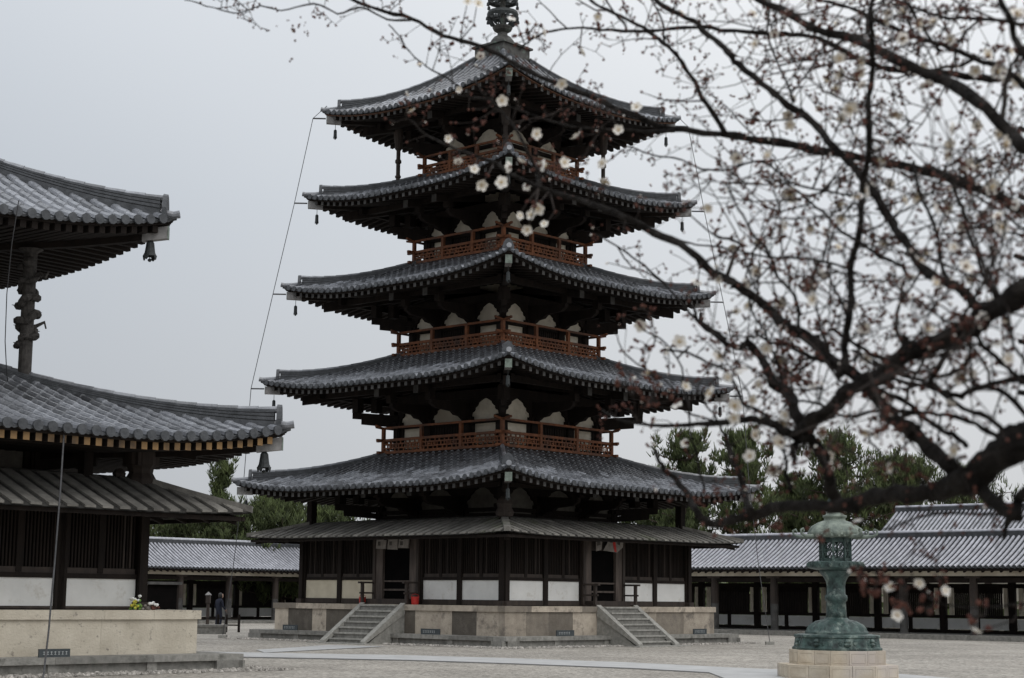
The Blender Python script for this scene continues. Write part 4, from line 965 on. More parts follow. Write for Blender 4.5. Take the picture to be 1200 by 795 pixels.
def person(loc, rz, label):
    root = empty('person', loc, rz, label, 'person')
    me = bpy.data.meshes.new('body'); 
    vs = [(0, 0, .92), (0, .01, 1.15), (0, -.02, 1.38), (0, -.05, 1.48), (0, -.08, 1.58), (0, -.09, 1.68),
          (-.10, 0, .88), (-.11, -.04, .50), (-.11, .02, .09), (-.11, -.12, .04), (.10, 0, .88), (.12, .03, .50), (.12, .08, .09), (.12, -.06, .04),
          (-.19, 0, 1.40), (-.25, -.02, 1.14), (-.24, -.20, .96), (.19, 0, 1.40), (.26, .02, 1.14), (.25, -.08, .88)]
    es = [(0, 1), (1, 2), (2, 3), (3, 4), (4, 5), (0, 6), (6, 7), (7, 8), (8, 9), (0, 10), (10, 11), (11, 12), (12, 13), (2, 14), (14, 15), (15, 16), (2, 17), (17, 18), (18, 19)]
    rad = [.15, .14, .15, .06, .095, .09, .10, .07, .05, .04, .10, .07, .05, .04, .075, .055, .045, .075, .055, .045]
    me.from_pydata(vs, es, []); o = bpy.data.objects.new('body', me); col.objects.link(o); o.parent = root
    o.modifiers.new('skin', 'SKIN'); 
    for v_, r_ in zip(me.skin_vertices[0].data, rad): v_.radius = (r_, r_*.85)
    me.skin_vertices[0].data[0].use_root = True
    o.modifiers.new('sub', 'SUBSURF').render_levels = 2; me.materials.append(M['navy'])
    q = MB(); q.lathe([(.01, 1.78), (.07, 1.76), (.105, 1.68), (.10, 1.58), (.06, 1.52)], 12, (0, -.05, 0)); q.build('hair', [M['hair']], root, smooth=True)
    q = MB(); q.lathe([(.02, -.11), (.07, -.08), (.085, 0), (.07, .09), (.02, .11)], 10, (0, -.12, 1.62)); q.lathe([(.01, -.02), (.02, 0), (.005, .03)], 6, (0, -.21, 1.61)); q.build('face', [M['skin']], root, smooth=True)
    q = MB()
    for (x, y, z) in ((-.24, -.24, .93), (.25, -.09, .82)):
        q.lathe([(.01, -.05), (.035, -.03), (.04, .01), (.03, .05)], 8, (x, y, z))
        for f in range(4): q.tube([(x-.02+f*.014, y, z-.03), (x-.02+f*.014, y-.015, z-.075), (x-.02+f*.014, y-.03, z-.10+.008*abs(f-1.5))], .008, 5)
        q.tube([(x+.03, y, z), (x+.045, y-.02, z-.04)], .009, 5)
    q.build('hands', [M['skin']], root)
pp = ground(256, 738.5); person((pp.x, pp.y, 0), 2.4, 'person in dark navy clothes standing by the far left corridor')
# drainage pebbles
def pebbles(name, segs, dens, rr, label):
    q = MB(); rg = random.Random(3)
    for (a, b_, w) in segs:
        L_ = (b_-a).length; nrm = Vector((-(b_-a).y, (b_-a).x, 0)).normalized()
        for k in range(int(L_*w*dens)):
            p = a.lerp(b_, rg.random())+nrm*rg.uniform(0, w); r_ = rr*rg.uniform(.6, 1.4); an = rg.random()*6.28
            ex = (math.cos(an)*r_*1.3, math.sin(an)*r_*1.3); ey = (-math.sin(an)*r_*.9, math.cos(an)*r_*.9); z = .012
            vs = [(p.x+ex[0], p.y+ex[1], z), (p.x+ey[0], p.y+ey[1], z), (p.x-ex[0], p.y-ex[1], z), (p.x-ey[0], p.y-ey[1], z), (p.x+(ex[0]+ey[0])*.45, p.y+(ex[1]+ey[1])*.45, z+r_*.9), (p.x-(ex[0]+ey[0])*.35, p.y-(ex[1]+ey[1])*.35, z+r_*.8), (p.x, p.y, z+r_)]
            q.add(vs, [(0, 1, 4), (1, 2, 6, 4), (2, 3, 5), (3, 0, 4, 6), (2, 5, 6), (3, 6, 5)], 0, rg.random())
    tag(q.build(name, M['pebble'], smooth=False), label, 'pebbles', kind='stuff')
pebbles('drainage_pebbles', [(l2w(-7.9, 6.9), l2w(-6.85, 6.9), .1), (l2w(-6.82, -7.4), l2w(-6.82, -1.3), .75), (l2w(-6.82, 1.3), l2w(-6.82, 7.2), .75), (l2w(-1.3, -6.82), l2w(-7.3, -6.82), .75), (l2w(7.2, -6.82), l2w(1.3, -6.82), .75)], 90, .042, 'loose pale drainage pebbles along the foot of the pagoda base')
pebbles('drainage_pebbles', [(l2w(-36, -15.95), l2w(-24.4, -15.95), .85), (l2w(-23.8, -15.9), l2w(-23.8, -6), .7)], 120, .042, 'loose pale drainage pebbles along the foot of the left hall')
# ------------------------------------------------------------------ pines beyond the corridors
def pine_mesh(seed, H, W, conic=.0, n=420, base=.18):
    rg = random.Random(seed); tr = MB(); cr = MB()
    tr.tube([(0, 0, 0), (.15, .05, H*.35), (-.1, .1, H*.7), (0, 0, H*.95)], [H*.028, H*.022, H*.014, H*.004], 8)
    cl = []
    nl = 26
    for k in range(nl):
        f = base+(1-base)*(k+.5)/nl; z = H*f
        rad = W*(1-f)**.8 if conic else W*math.sqrt(max(.05, 1-((f-.45)/.58)**2))
        for j in range(rg.randint(2, 5)):
            an = rg.random()*6.283; L_ = rad*rg.uniform(.45, 1.05); up_ = rg.uniform(.05, .5)*L_*(.6 if not conic else .3)
            a = Vector((0, 0, z-up_*.6)); b_ = Vector((math.cos(an)*L_, math.sin(an)*L_, z+up_*.5))
            tr.tube([a, a.lerp(b_, .5)+Vector((0, 0, -.1)), b_], [H*.006, H*.004, H*.002], 5)
            for q in range(4): cl.append((a.lerp(b_, .40+.21*q)+Vector((rg.gauss(0, .3), rg.gauss(0, .3), rg.gauss(0, .2))), rg.uniform(.30, .62)*W/3.6, rg.random()))
    cl.append((Vector((0, 0, H*.97)), .5, .8))
    per = max(5, n*14//len(cl))
    for (c_, r_, t0) in cl:
        for k in range(per):
            d = Vector((rg.gauss(0, .9), rg.gauss(0, .9), rg.gauss(0, 1.15))).normalized()*r_*rg.random()**.4
            p = c_+d; tip = (d.normalized()*.5+Vector((0, 0, 1.0))).normalized()
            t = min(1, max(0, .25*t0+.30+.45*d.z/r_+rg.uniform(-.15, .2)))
            for m_ in range(3):
                dv = (tip+Vector((rg.gauss(0, .35), rg.gauss(0, .35), rg.gauss(.2, .3)))).normalized()*rg.uniform(.24, .50); sd = dv.cross(Vector((rg.random()-.5, rg.random()-.5, .3))).normalized()*.042
                cr.add([p-sd, p+sd, p+dv+sd*.3, p+dv-sd*.3], [(0, 1, 2, 3)], 0, t)
    return tr, cr
protos = {}
def pine(px, topy, depth, W, label, seed, conic=0, n=420):
    base = at(px, topy, depth); H = base.z
    tr, cr = pine_mesh(seed, H, W, conic, n)
    root = empty('pine_tree', (base.x, base.y, 0), 0, label, 'pine tree', 'pine trees beyond the corridors')
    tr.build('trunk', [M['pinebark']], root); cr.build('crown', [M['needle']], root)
pine(803, 512, 112, 2.9, 'dark pine rising right beside the pagoda, behind its lowest tiled roof corner', 21)
pine(872, 510, 110, 2.8, 'pine with upright shoots, second one right of the pagoda', 22)
pine(932, 562, 118, 2.6, 'low pine between two taller ones, just left of the bronze lantern', 23)
pine(992, 519, 112, 4.4, 'broad bushy pine whose crown rises behind the bronze lantern', 24, n=560)
pine(1055, 541, 114, 4.0, 'pine just right of the lantern, behind the right corridor', 25, n=500)
pine(1135, 552, 126, 4.2, 'rightmost pine above the ridge of the hall beyond the corridor', 26)
pine(1230, 575, 126, 4.0, 'pine at the far right edge beyond the outer hall roof', 27)
pine(261, 543, 118, 1.7, 'slender pointed conifer left of the pagoda', 28, conic=1, n=200)
pine(332, 584, 112, 3.4, 'rounded pine between the left hall and the pagoda', 29, n=480)
pine(225, 596, 120, 4.4, 'low wide pine above the left corridor ridge', 30, n=500)
pine(288, 602, 116, 3.2, 'low pine beside the slender pointed conifer', 34, n=400)
pine(385, 596, 116, 3.6, 'pine seen under the left eave of the pagoda', 31)
pine(762, 585, 116, 3.6, 'pine glimpsed under the right eave of the pagoda', 32)
pine(165, 590, 124, 4.5, 'pine mostly hidden behind the left hall', 33)
q = MB(); rg = random.Random(19)
for k in range(5200):
    u = rg.uniform(-30, 34); p = l2w(30.5+rg.gauss(0, .35), u, abs(rg.gauss(.9, .5)))
    if k % 3 == 0: p = l2w(rg.uniform(-30, 26), 44+rg.gauss(0, .35), abs(rg.gauss(.9, .5)))
    sd = Vector((rg.gauss(0, .15), rg.gauss(0, .15), rg.gauss(0, .08))); dv = Vector((rg.gauss(0, .12), rg.gauss(0, .12), rg.uniform(.08, .3)))
    q.add([p-sd, p+sd, p+dv+sd*.5, p+dv-sd*.5], [(0, 1, 2, 3)], 0, rg.random())
tag(q.build('hedge', M['needle']), 'low green hedge outside the corridors seen through their lattice windows', 'hedge', kind='stuff')
# far tree line: one mass of woodland
q = MB(); rg = random.Random(9)
for k in range(9000):
    an = rg.uniform(-.9, .9); dd = rg.uniform(150, 185); x = dd*math.sin(an); y = dd*math.cos(an)+20; z = abs(rg.gauss(0, 3.2))
    for m_ in range(2):
        dv = Vector((rg.gauss(0, .6), rg.gauss(0, .6), rg.uniform(.3, 1.2))); sd = Vector((rg.gauss(0, .5), rg.gauss(0, .3), rg.gauss(0, .1)))
        q.add([Vector((x, y, z))-sd, Vector((x, y, z))+sd, Vector((x, y, z))+dv], [(0, 1, 2)], 0, rg.random()*.6)
tag(q.build('far_woodland', M['needle']), 'dark far woodland beyond the temple corridors', 'woodland', kind='stuff')
#PLUM
# ------------------------------------------------------------------ plum tree in blossom (trunk stands just right of the frame)
plum = empty('plum_tree', (1.30, 1.75, 0), 0, 'blossoming white plum tree with dark bare branches reaching in from the right', 'plum tree')
PO = Vector(plum.location)
pr = random.Random(42)
# traced limbs: (points in photo pixels from base to tip, thickness px base, tip, depth base, tip)
BR = [
 ([(1200,245),(1131,216),(1081,200),(1025,187),(965,180),(900,164),(860,160),(786,151),(746,136),(711,123),(661,101),(610,78),(560,55),(520,40),(481,23),(445,12),(408,-2)],14,4.0,2.45,3.5),
 ([(790,152),(740,153),(681,151),(635,137),(585,122),(560,114),(520,108)],5,1.6,2.95,3.2),
 ([(632,219),(627,200),(617,171),(592,136),(570,114),(552,92)],5,2.5,2.75,2.9),
 ([(1126,559),(1107,542),(1083,518),(1055,497),(1031,470),(1002,444),(976,420),(940,394),(916,379),(896,356),(864,336),(837,318),(812,298),(776,278),(741,258),(693,240),(643,223),(598,203),(577,191),(541,176),(501,161),(476,136)],21,2.2,2.15,3.2),
 ([(1200,511),(1179,530),(1161,545),(1131,567),(1118,570)],46,26,2.0,2.12),
 ([(1140,562),(1131,567),(1105,572),(1075,580),(1027,583),(983,591),(927,595),(882,602),(853,611),(834,615),(816,596),(797,570),(775,545),(768,528)],27,5,2.08,2.9),
 ([(880,603),(877,586),(866,560),(858,535),(850,512)],10,4,2.6,2.8),
 ([(1131,567),(1153,576),(1187,604),(1194,590),(1205,570)],18,12,2.1,1.95),
 ([(1187,604),(1178,618),(1176,632)],12,4,2.05,2.1),
 ([(983,591),(973,562),(960,530),(946,507)],13,14,2.45,2.4),
 ([(945,507),(939,499),(932,478),(922,463),(905,442),(889,418),(877,401),(867,406),(848,403),(834,389),(817,375),(812,360)],19,3,2.4,2.85),
 ([(943,506),(922,507),(903,499),(882,490),(843,497),(791,499),(736,494),(705,482)],13,1.8,2.4,2.9),
 ([(946,507),(938,515),(929,528),(931,541)],11,5,2.4,2.45),
 ([(1200,336),(1166,361),(1141,384),(1119,391),(1088,406),(1059,420),(1031,439),(995,461),(976,475),(954,490),(943,504)],29,16,1.95,2.4),
 ([(1200,442),(1165,449),(1131,463),(1122,463),(1088,451),(1055,439),(1028,424),(1000,412)],8,4,2.15,2.5),
 ([(1180,504),(1169,511),(1145,497),(1107,487),(1074,482),(1035,482),(1002,487),(983,485),(954,473),(930,470)],7,3,2.1,2.6),
 ([(985,440),(988,423),(993,390),(996,350),(1000,306),(1008,255),(1013,205),(1018,151),(1021,101),(1022,50),(1023,0),(1023,-40)],10,6,2.3,2.2),
 ([(1200,171),(1172,143),(1137,113),(1091,88),(1041,63),(988,45),(950,30),(900,5),(870,-12)],19,8,2.1,2.8),
 ([(1200,97),(1172,93),(1116,86),(1064,86),(1021,73),(975,53),(938,41),(900,38),(852,38),(826,31),(776,35),(741,38),(706,33),(658,35),(625,45),(608,58)],10,2.2,2.5,3.4),
 ([(850,156),(834,131),(816,101),(801,75),(781,55),(756,33),(726,20),(700,5),(680,-10)],7,3.5,2.85,3.1),
 ([(1151,361),(1131,343),(1106,331),(1081,313),(1058,280),(1043,258),(1025,225),(1001,199),(978,171),(958,151),(925,123),(900,103),(867,78),(847,55),(826,35),(796,18),(771,0),(755,-10)],13,6,2.05,3.0),
 ([(1200,101),(1172,80),(1147,70),(1114,58),(1086,48),(1061,38),(1006,15),(963,0),(940,-10)],8,4,2.4,2.8),
 ([(1200,66),(1192,50),(1184,25),(1174,0),(1170,-15)],10,7,2.0,2.0),
 ([(1104,330),(1106,323),(1101,286),(1091,255),(1076,218),(1070,190)],5,4,2.15,2.4),
 ([(1170,362),(1166,351),(1156,326),(1144,301),(1134,268),(1126,243),(1118,215)],7,4,2.0,2.35),
 ([(1003,320),(990,312),(950,306),(901,301),(861,293),(823,288),(796,281)],4,2.0,2.35,2.9),
 ([(938,394),(936,366),(926,341),(909,321),(901,296),(881,273),(866,245),(851,215)],5,2.5,2.4,2.4),
 ([(1012,230),(975,226),(936,218),(916,205),(889,190),(856,198),(823,198),(796,187),(763,180),(735,172)],3.5,1.8,2.4,3.1),
 ([(850,398),(825,380),(808,366),(788,343),(773,328),(745,303),(705,280),(690,274)],4,2,2.75,3.1),
 ([(480,24),(455,24),(425,8),(396,17),(367,4),(330,12),(304,8),(280,14),(250,10),(217,0)],3,1.3,3.4,3.6),
 ([(585,122),(560,116),(549,113),(531,98),(501,78),(481,63),(471,48),(456,28)],2.6,1.6,3.15,3.3),
 ([(1074,482),(1060,488),(1045,494),(1031,506),(1019,511),(1007,506)],6,2.5,2.3,2.4),
 ([(1019,511),(1021,518),(1033,533),(1045,547),(1052,552)],3,2,2.38,2.4),
 ([(1185,606),(1160,602),(1110,602),(1060,612),(1035,620),(1005,612)],5,2,2.1,2.4),
 ([(1215,707),(1200,707),(1140,713),(1100,706),(1076,690),(1050,684),(1025,670),(1005,662)],3,1.6,2.0,2.2),
 ([(1200,268),(1186,258),(1161,240),(1136,225),(1110,210)],3.5,2.5,2.4,2.6),
 ([(1200,276),(1161,272),(1126,273),(1095,276)],3,2,2.4,2.6),
 ([(1062,318),(1046,306),(1020,293),(995,278),(975,258),(955,243),(940,228),(920,214)],5,3,2.3,2.6),
 ([(1003,444),(973,425),(954,420),(930,406),(905,396)],6,3,2.35,2.6),
 ([(1040,440),(1036,423),(1019,413),(1000,403),(975,385)],7,4,2.3,2.5),
 ([(1200,449),(1179,432),(1155,406),(1143,391)],6,6,2.0,2.05),
 ([(1091,450),(1098,430),(1117,408),(1138,389)],8,9,2.1,2.0),
 ([(1200,425),(1191,411),(1184,389),(1176,365),(1168,345)],5,4,1.9,2.0),
 ([(1174,505),(1150,485),(1122,475),(1093,456),(1060,447),(1035,438)],7,5,2.05,2.35),
 ([(1131,523),(1117,511),(1093,497),(1069,477),(1040,463),(1012,448)],7,6,2.1,2.3),
 ([(843,497),(826,490),(803,482),(791,458),(767,439),(731,413),(721,391)],3,1.6,2.6,2.9),
 ([(905,497),(895,485),(872,475),(865,456),(848,434),(829,423),(798,413),(775,410)],5,2.5,2.45,2.7),
 ([(808,485),(803,462),(800,439),(791,415),(779,401),(757,389)],3.4,1.8,2.6,2.8),
 ([(860,540),(855,523),(843,499),(827,473),(815,455)],4,2,2.7,2.7),
 ([(825,575),(822,559),(817,537),(810,513),(808,485),(804,465)],3.5,2,2.7,2.7),
 ([(930,475),(915,442),(908,418),(896,389),(884,370),(876,345)],5,2.5,2.4,2.6),
 ([(975,425),(950,418),(927,408),(905,401),(885,388)],5,3,2.4,2.6),
 ([(965,458),(948,451),(922,434),(896,418)],4,2.5,2.4,2.5),
 ([(1260,560),(1188,470),(1160,455),(1130,462)],10,5,1.9,2.1),
 ([(926,574),(923,560),(920,535),(912,520)],6,3,2.5,2.5),
 ([(1200,30),(1150,22),(1100,20),(1060,5),(1040,-10)],5,3,2.4,2.7),
 ([(1100,60),(1080,30),(1062,5),(1050,-20)],4,3,2.4,2.5),
 ([(930,120),(905,60),(900,20),(905,-20)],3.2,2.2,2.6,2.8),
 ([(780,52),(775,25),(760,-10)],3,2,3.0,3.1),
 ([(735,36),(720,15),(705,-10)],3,2,3.1,3.2),
]
def cr_interp(P, m=4):
    out = []
    for i in range(len(P)-1):
        p0 = P[max(i-1, 0)]; p1 = P[i]; p2 = P[i+1]; p3 = P[min(i+2, len(P)-1)]
        for k in range(m):
            t = k/m
            out.append(tuple(.5*((2*p1[j])+(-p0[j]+p2[j])*t+(2*p0[j]-5*p1[j]+4*p2[j]-p3[j])*t*t+(-p0[j]+3*p1[j]-3*p2[j]+p3[j])*t*t*t) for j in range(len(p1))))
    out.append(tuple(P[-1])); return out
trunk_top = Vector((1.22, 1.85, 1.55))
q = MB(); tp = [Vector((1.30, 1.75, -.05)), Vector((1.27, 1.78, .25)), Vector((1.33, 1.82, .7)), Vector((1.26, 1.8, 1.1)), Vector((1.22, 1.85, 1.45)), Vector((1.20, 1.86, 1.62))]
q.tube([p-PO for p in cr_interp([tuple(p) for p in tp]) and [Vector(x) for x in cr_interp([tuple(p) for p in tp])]], [.13+.03*math.exp(-k*.5)-.0018*k+.006*math.sin(k*2.1) for k in range(21)], 12)
q.build('trunk', M['bark'], plum)
limbs = []     # (world pts, radii, px pts)
for (P, w0, w1, d0, d1) in BR:
    n = len(P); seglen = [0]
    for i in range(1, n): seglen.append(seglen[-1]+math.dist(P[i], P[i-1]))
    tot = seglen[-1]
    ctrl = [(P[i][0], P[i][1], d0+(d1-d0)*seglen[i]/tot, w0+(w1-w0)*(seglen[i]/tot)**.8) for i in range(n)]
    x0_ = P[0][0]+P[0][1]; it = cr_interp(ctrl, 4); pts = []; rad = []; pxs = []
    for k, (x, y, d, w) in enumerate(it):
        jit = .35+w*.05; wx = (.8+w*.10)*math.sin(k*.83+x0_*.7); wy = (.8+w*.10)*math.cos(k*.61+x0_*1.3)
        p = at(x+wx+pr.gauss(0, jit), y+wy+pr.gauss(0, jit), d+.02*math.sin(k*.7+w0)); pts.append(p); rad.append(max(.0009, w/2*d/F*(1+.13*math.sin(k*1.9+x)+.07*math.sin(k*3.7)))); pxs.append((x, y, d))
    x0, y0 = P[0]
    if x0 >= 1195:      # beyond the frame the limb runs on to the fork of the trunk
        a = pts[0]; m_ = a.lerp(trunk_top, .45)+Vector((.12, 0, .10 if y0 < 520 else .02)); m2 = a.lerp(trunk_top, .78)+Vector((.10, 0, .03))
        ext = cr_interp([tuple(trunk_top-Vector((0, 0, .12))), tuple(trunk_top+Vector((.02, .0, .02))), tuple(m2), tuple(m_), tuple(a)], 4)
        r0 = rad[0]; pts = [Vector(e_) for e_ in ext[:-1]]+pts; rad = [r0*(1.6-.6*k/(len(ext)-1))+.004 for k in range(len(ext)-1)]+rad
        rad = [min(r_, .06) for r_ in rad]
    q = MB(); q.tube([p-PO for p in pts], rad, 10 if w0 > 9 else 7)
    # knots and spurs
    for k in range(len(pts)):
        if w0 > 8 and pr.random() < .18:
            d_ = Vector((pr.gauss(0, 1), pr.gauss(0, .6), pr.gauss(0, 1))).normalized(); r_ = rad[k]
            q.tube([pts[k]-PO, pts[k]+d_*(r_*1.15)-PO, pts[k]+d_*(r_*1.5+.004)-PO], [r_*.55, r_*.4, r_*.12], 6)
    q.build('branch', M['bark'], plum, smooth=True)
    limbs.append((pts, rad, pxs, w0))
# ---- twigs
def inframe(p):
    x, y, z = p.x, p.y, p.z-EYE; d = y*_cp+z*_sp; u = -y*_sp+z*_cp
    if d < .1: return (-999, -999)
    X = F*x/d; Y = -F*u/d
    return (600+X*_cr-Y*_sr, 397.5+X*_sr+Y*_cr)
twigs = []; budpts = []; fam = [0]
def spur(p, dd):
    d2 = (dd*.5+Vector((pr.gauss(0, 1), pr.gauss(0, .6), pr.gauss(0, 1))).normalized()).normalized(); e_ = p+d2*pr.uniform(.005, .014)
    twigs.append(([p, e_], [.0010, .0008], fam[0]))
    for _ in range(pr.choice((1, 2, 2, 3))): budpts.append((e_+Vector((pr.gauss(0, .002), pr.gauss(0, .002), pr.gauss(0, .002))), d2, .0008))
def grow(p, d, L_, r_, lvl, bias):
    n = max(3, int(L_/.028)); pts = [p]; rad = [r_]; cur = Vector(p); dd = d.normalized()
    for k in range(n):
        dd = (dd+Vector((pr.gauss(0, .17), pr.gauss(0, .12), pr.gauss(0, .17)))+bias*.04).normalized()
        cur = cur+dd*(L_/n); pts.append(cur.copy()); rad.append(max(.0006, r_*(1-.6*(k+1)/n)))
        if pr.random() < .55: spur(cur.copy(), dd.copy())
        if lvl > 0 and pr.random() < .30:
            ax = Vector((pr.gauss(0, 1), pr.gauss(0, .5), pr.gauss(0, 1))).normalized(); d2 = (dd*.75+ax*.9).normalized()
            grow(cur.copy(), d2, L_*pr.uniform(.25, .6), rad[-1]*.75, lvl-1, bias)
    budpts.append((cur.copy(), dd.copy(), rad[-1]))
    twigs.append((pts, rad, fam[0]))
def density(x, y):
    if y > 640: return .3
    if x > 860 and y < 380: return 1.55
    if x > 640 and y < 130: return 1.35
    if 560 < x < 760 and 130 < y < 300: return .9
    if x > 700 and 360 < y < 560: return .8
    if x > 900 and y < 560: return 1.05
    if x < 640: return 1.2
    if x < 860 and 150 < y < 360: return .35
    return .65
for (pts, rad, pxs, w0) in limbs:
    off = len(pts)-len(pxs)
    for k in range(len(pxs)-1):
        x, y, d = pxs[k]
        L_px = math.dist(pxs[k][:2], pxs[k+1][:2])
        lam = L_px/20*density(x, y)*(.45 if w0 > 30 else .8 if w0 > 14 else 1)
        m_ = int(lam)+(1 if pr.random() < lam-int(lam) else 0)
        for _ in range(m_):
            p = pts[off+k].lerp(pts[off+k+1], pr.random()); al = (pts[off+k+1]-pts[off+k]).normalized()
            pv = al.cross(Vector((pr.gauss(0, .35), 1, pr.gauss(0, .35)))).normalized()*(1 if pr.random() < .5 else -1)
            if pv.z < 0 and pr.random() < .45: pv = -pv
            dr = (pv+al*pr.uniform(-.1, .8)+Vector((0, pr.gauss(0, .35), 0))).normalized()
            L_ = pr.choice([.02, .03, .05, .08, .12, .17])*pr.uniform(.7, 1.2)*(1.25 if x > 860 and y < 400 else .85)
            if y > 560: L_ *= .45
            fam[0] += 1
            grow(p, dr, L_, pr.uniform(.0009, .0016)*(1.2 if L_ > .1 else .85), 2 if L_ > .06 else 0, Vector((-.2, 0, .8)))
# ---- crooked secondary branches that thicken the tangle on the right
side = 0
while side < 34:
    i_ = pr.randrange(len(limbs)); pts, rad, pxs, w0 = limbs[i_]; off = len(pts)-len(pxs); k = pr.randrange(len(pxs)-1); x, y, d = pxs[k]
    if not (840 < x < 1200 and y < 555) or (y < 330 and pr.random() < .45): continue
    al = (pts[off+k+1]-pts[off+k]).normalized(); pv = al.cross(Vector((pr.gauss(0, .4), 1, pr.gauss(0, .4)))).normalized()*pr.choice((-1, 1))
    cur = pts[off+k].copy(); dd = (pv*.8+al*pr.uniform(-.2, 1.0)+Vector((0, pr.gauss(0, .5), 0))).normalized(); L_ = pr.uniform(.14, .38); r_ = min(rad[off+k]*.75, pr.uniform(.0022, .0050)); n = int(L_/.03)+2
    sp = [cur.copy()]; sr_ = [r_]; fam[0] += 1
    for j in range(n):
        dd = (dd+Vector((pr.gauss(0, .28), pr.gauss(0, .15), pr.gauss(.03, .28)))).normalized(); cur = cur+dd*L_/n; sp.append(cur.copy()); sr_.append(r_*(1-.7*(j+1)/n)*(1+.12*math.sin(j*2.3)))
        if pr.random() < .4: spur(cur.copy(), dd)
        if pr.random() < .6: grow(cur.copy(), (dd*.7+Vector((pr.gauss(0, 1), pr.gauss(0, .5), pr.gauss(0, 1))).normalized()).normalized(), pr.uniform(.03, .13), .0012, 1, Vector((-.2, 0, .8)))
    twigs.append((sp, sr_, fam[0])); side += 1
# ---- a farther layer of fine branches of the same crown, upper right
def far_branch(p, d, L_, r_, lvl):
    n = max(4, int(L_/.05)); pts = [p]; rad = [r_]; cur = Vector(p); dd = d.normalized()
    for k in range(n):
        dd = (dd+Vector((pr.gauss(0, .13), pr.gauss(0, .1), pr.gauss(0, .13)))).normalized(); cur = cur+dd*(L_/n)
        pts.append(cur.copy()); rad.append(max(.0008, r_*(1-.65*(k+1)/n)))
        if pr.random() < .22 and lvl == 0: spur(cur.copy(), dd.copy())
        if lvl > 0 and pr.random() < .42:
            ax = Vector((pr.gauss(0, 1), pr.gauss(0, .4), pr.gauss(0, 1))).normalized(); far_branch(cur.copy(), (dd*.8+ax*.8).normalized(), L_*pr.uniform(.3, .6), rad[-1]*.6, lvl-1)
    twigs.append((pts, rad, fam[0]))
fam[0] = -1
for (x0, y0, x1, y1, dp) in ((1195, 230, 930, 60, 3.3), (1195, 150, 1010, -10, 3.5), (1195, 330, 900, 180, 3.3), (1195, 400, 960, 240, 3.1), (1195, 60, 880, 20, 3.6), (1190, 300, 1060, 120, 3.2), (1195, 460, 1000, 330, 3.0), (1195, 520, 1040, 440, 3.0), (1100, 200, 850, 120, 3.4)):
    a = at(x0, y0, dp); b_ = at(x1, y1, dp+.3)
    if x0 >= 1190:
        pl = [Vector(e_)-PO for e_ in cr_interp([tuple(trunk_top), tuple(trunk_top.lerp(a, .5)+Vector((.1, .1, .12))), tuple(a)], 5)]
        q = MB(); q.tube(pl, [.016-.011*k/(len(pl)-1) for k in range(len(pl))], 7); q.build('branch', M['bark'], plum, smooth=True)
    far_branch(a, b_-a, (b_-a).length*1.1, .0048, 3)
# keep what the photo shows: drop twigs that would cross its clear gaps of sky
def clear(x, y):
    return (x < 200 or (x < 445 and y > 75) or (x < 700 and y > 290) or (x < 560 and y > 235) or (x < 1000 and y > 640) or (x < 690 and 262 < y)
            or (718 < x < 850 and 65 < y < 130 and False))
bad = {t[2] for t in twigs if any(clear(*inframe(p)) for p in t[0])}
twigs = [t for t in twigs if t[2] not in bad]
budpts = [b for b in budpts if not clear(*inframe(b[0]))]
twigs.sort(key=lambda t: -sum((t[0][i+1]-t[0][i]).length for i in range(len(t[0])-1))*(1 if 0 < inframe(t[0][-1])[0] < 1200 and 0 < inframe(t[0][-1])[1] < 795 else .01))
for t in twigs[:100]:
    q = MB(); q.tube([p-PO for p in t[0]], t[1], 5); q.build('twig', M['twig'], plum, smooth=True)
q = MB()
for t in twigs[100:]: q.tube([p-PO for p in t[0]], t[1], 4, cap=False)
tag(q.build('twigs', M['twig'], plum, smooth=True), kind='stuff')
# ---- buds
def bud_mesh(q, p, d, s_, open_):
    d = d.normalized(); o = d.orthogonal().normalized(); o2 = d.cross(o)
    rows = [(0, .0012), (.25, .0020), (.55, .0024), (.8, .0017), (1, .0004)] ; vs = []
    for (f, r_) in rows:
        for k in range(6):
            an = math.pi*k/3; vs.append(p+d*(f*.0052*s_)+(o*math.cos(an)+o2*math.sin(an))*r_*s_)
    fs = [(i_*6+k, i_*6+(k+1) % 6, (i_+1)*6+(k+1) % 6, (i_+1)*6+k) for i_ in range(4) for k in range(6)]
    o_ = len(q.v); q.add(vs, fs, 0)
    if open_:
        for j in range(len(q.m)-12, len(q.m)): q.m[j] = 1
buds = []
for (p, d, r_) in budpts:
    nb = 1
    for _ in range(nb):
        dd = (d*.4+Vector((pr.gauss(0, .8), pr.gauss(0, .6), pr.gauss(.1, .8)))).normalized(); buds.append((p+dd*r_, dd, pr.uniform(.55, 1.15), pr.random() < .10))
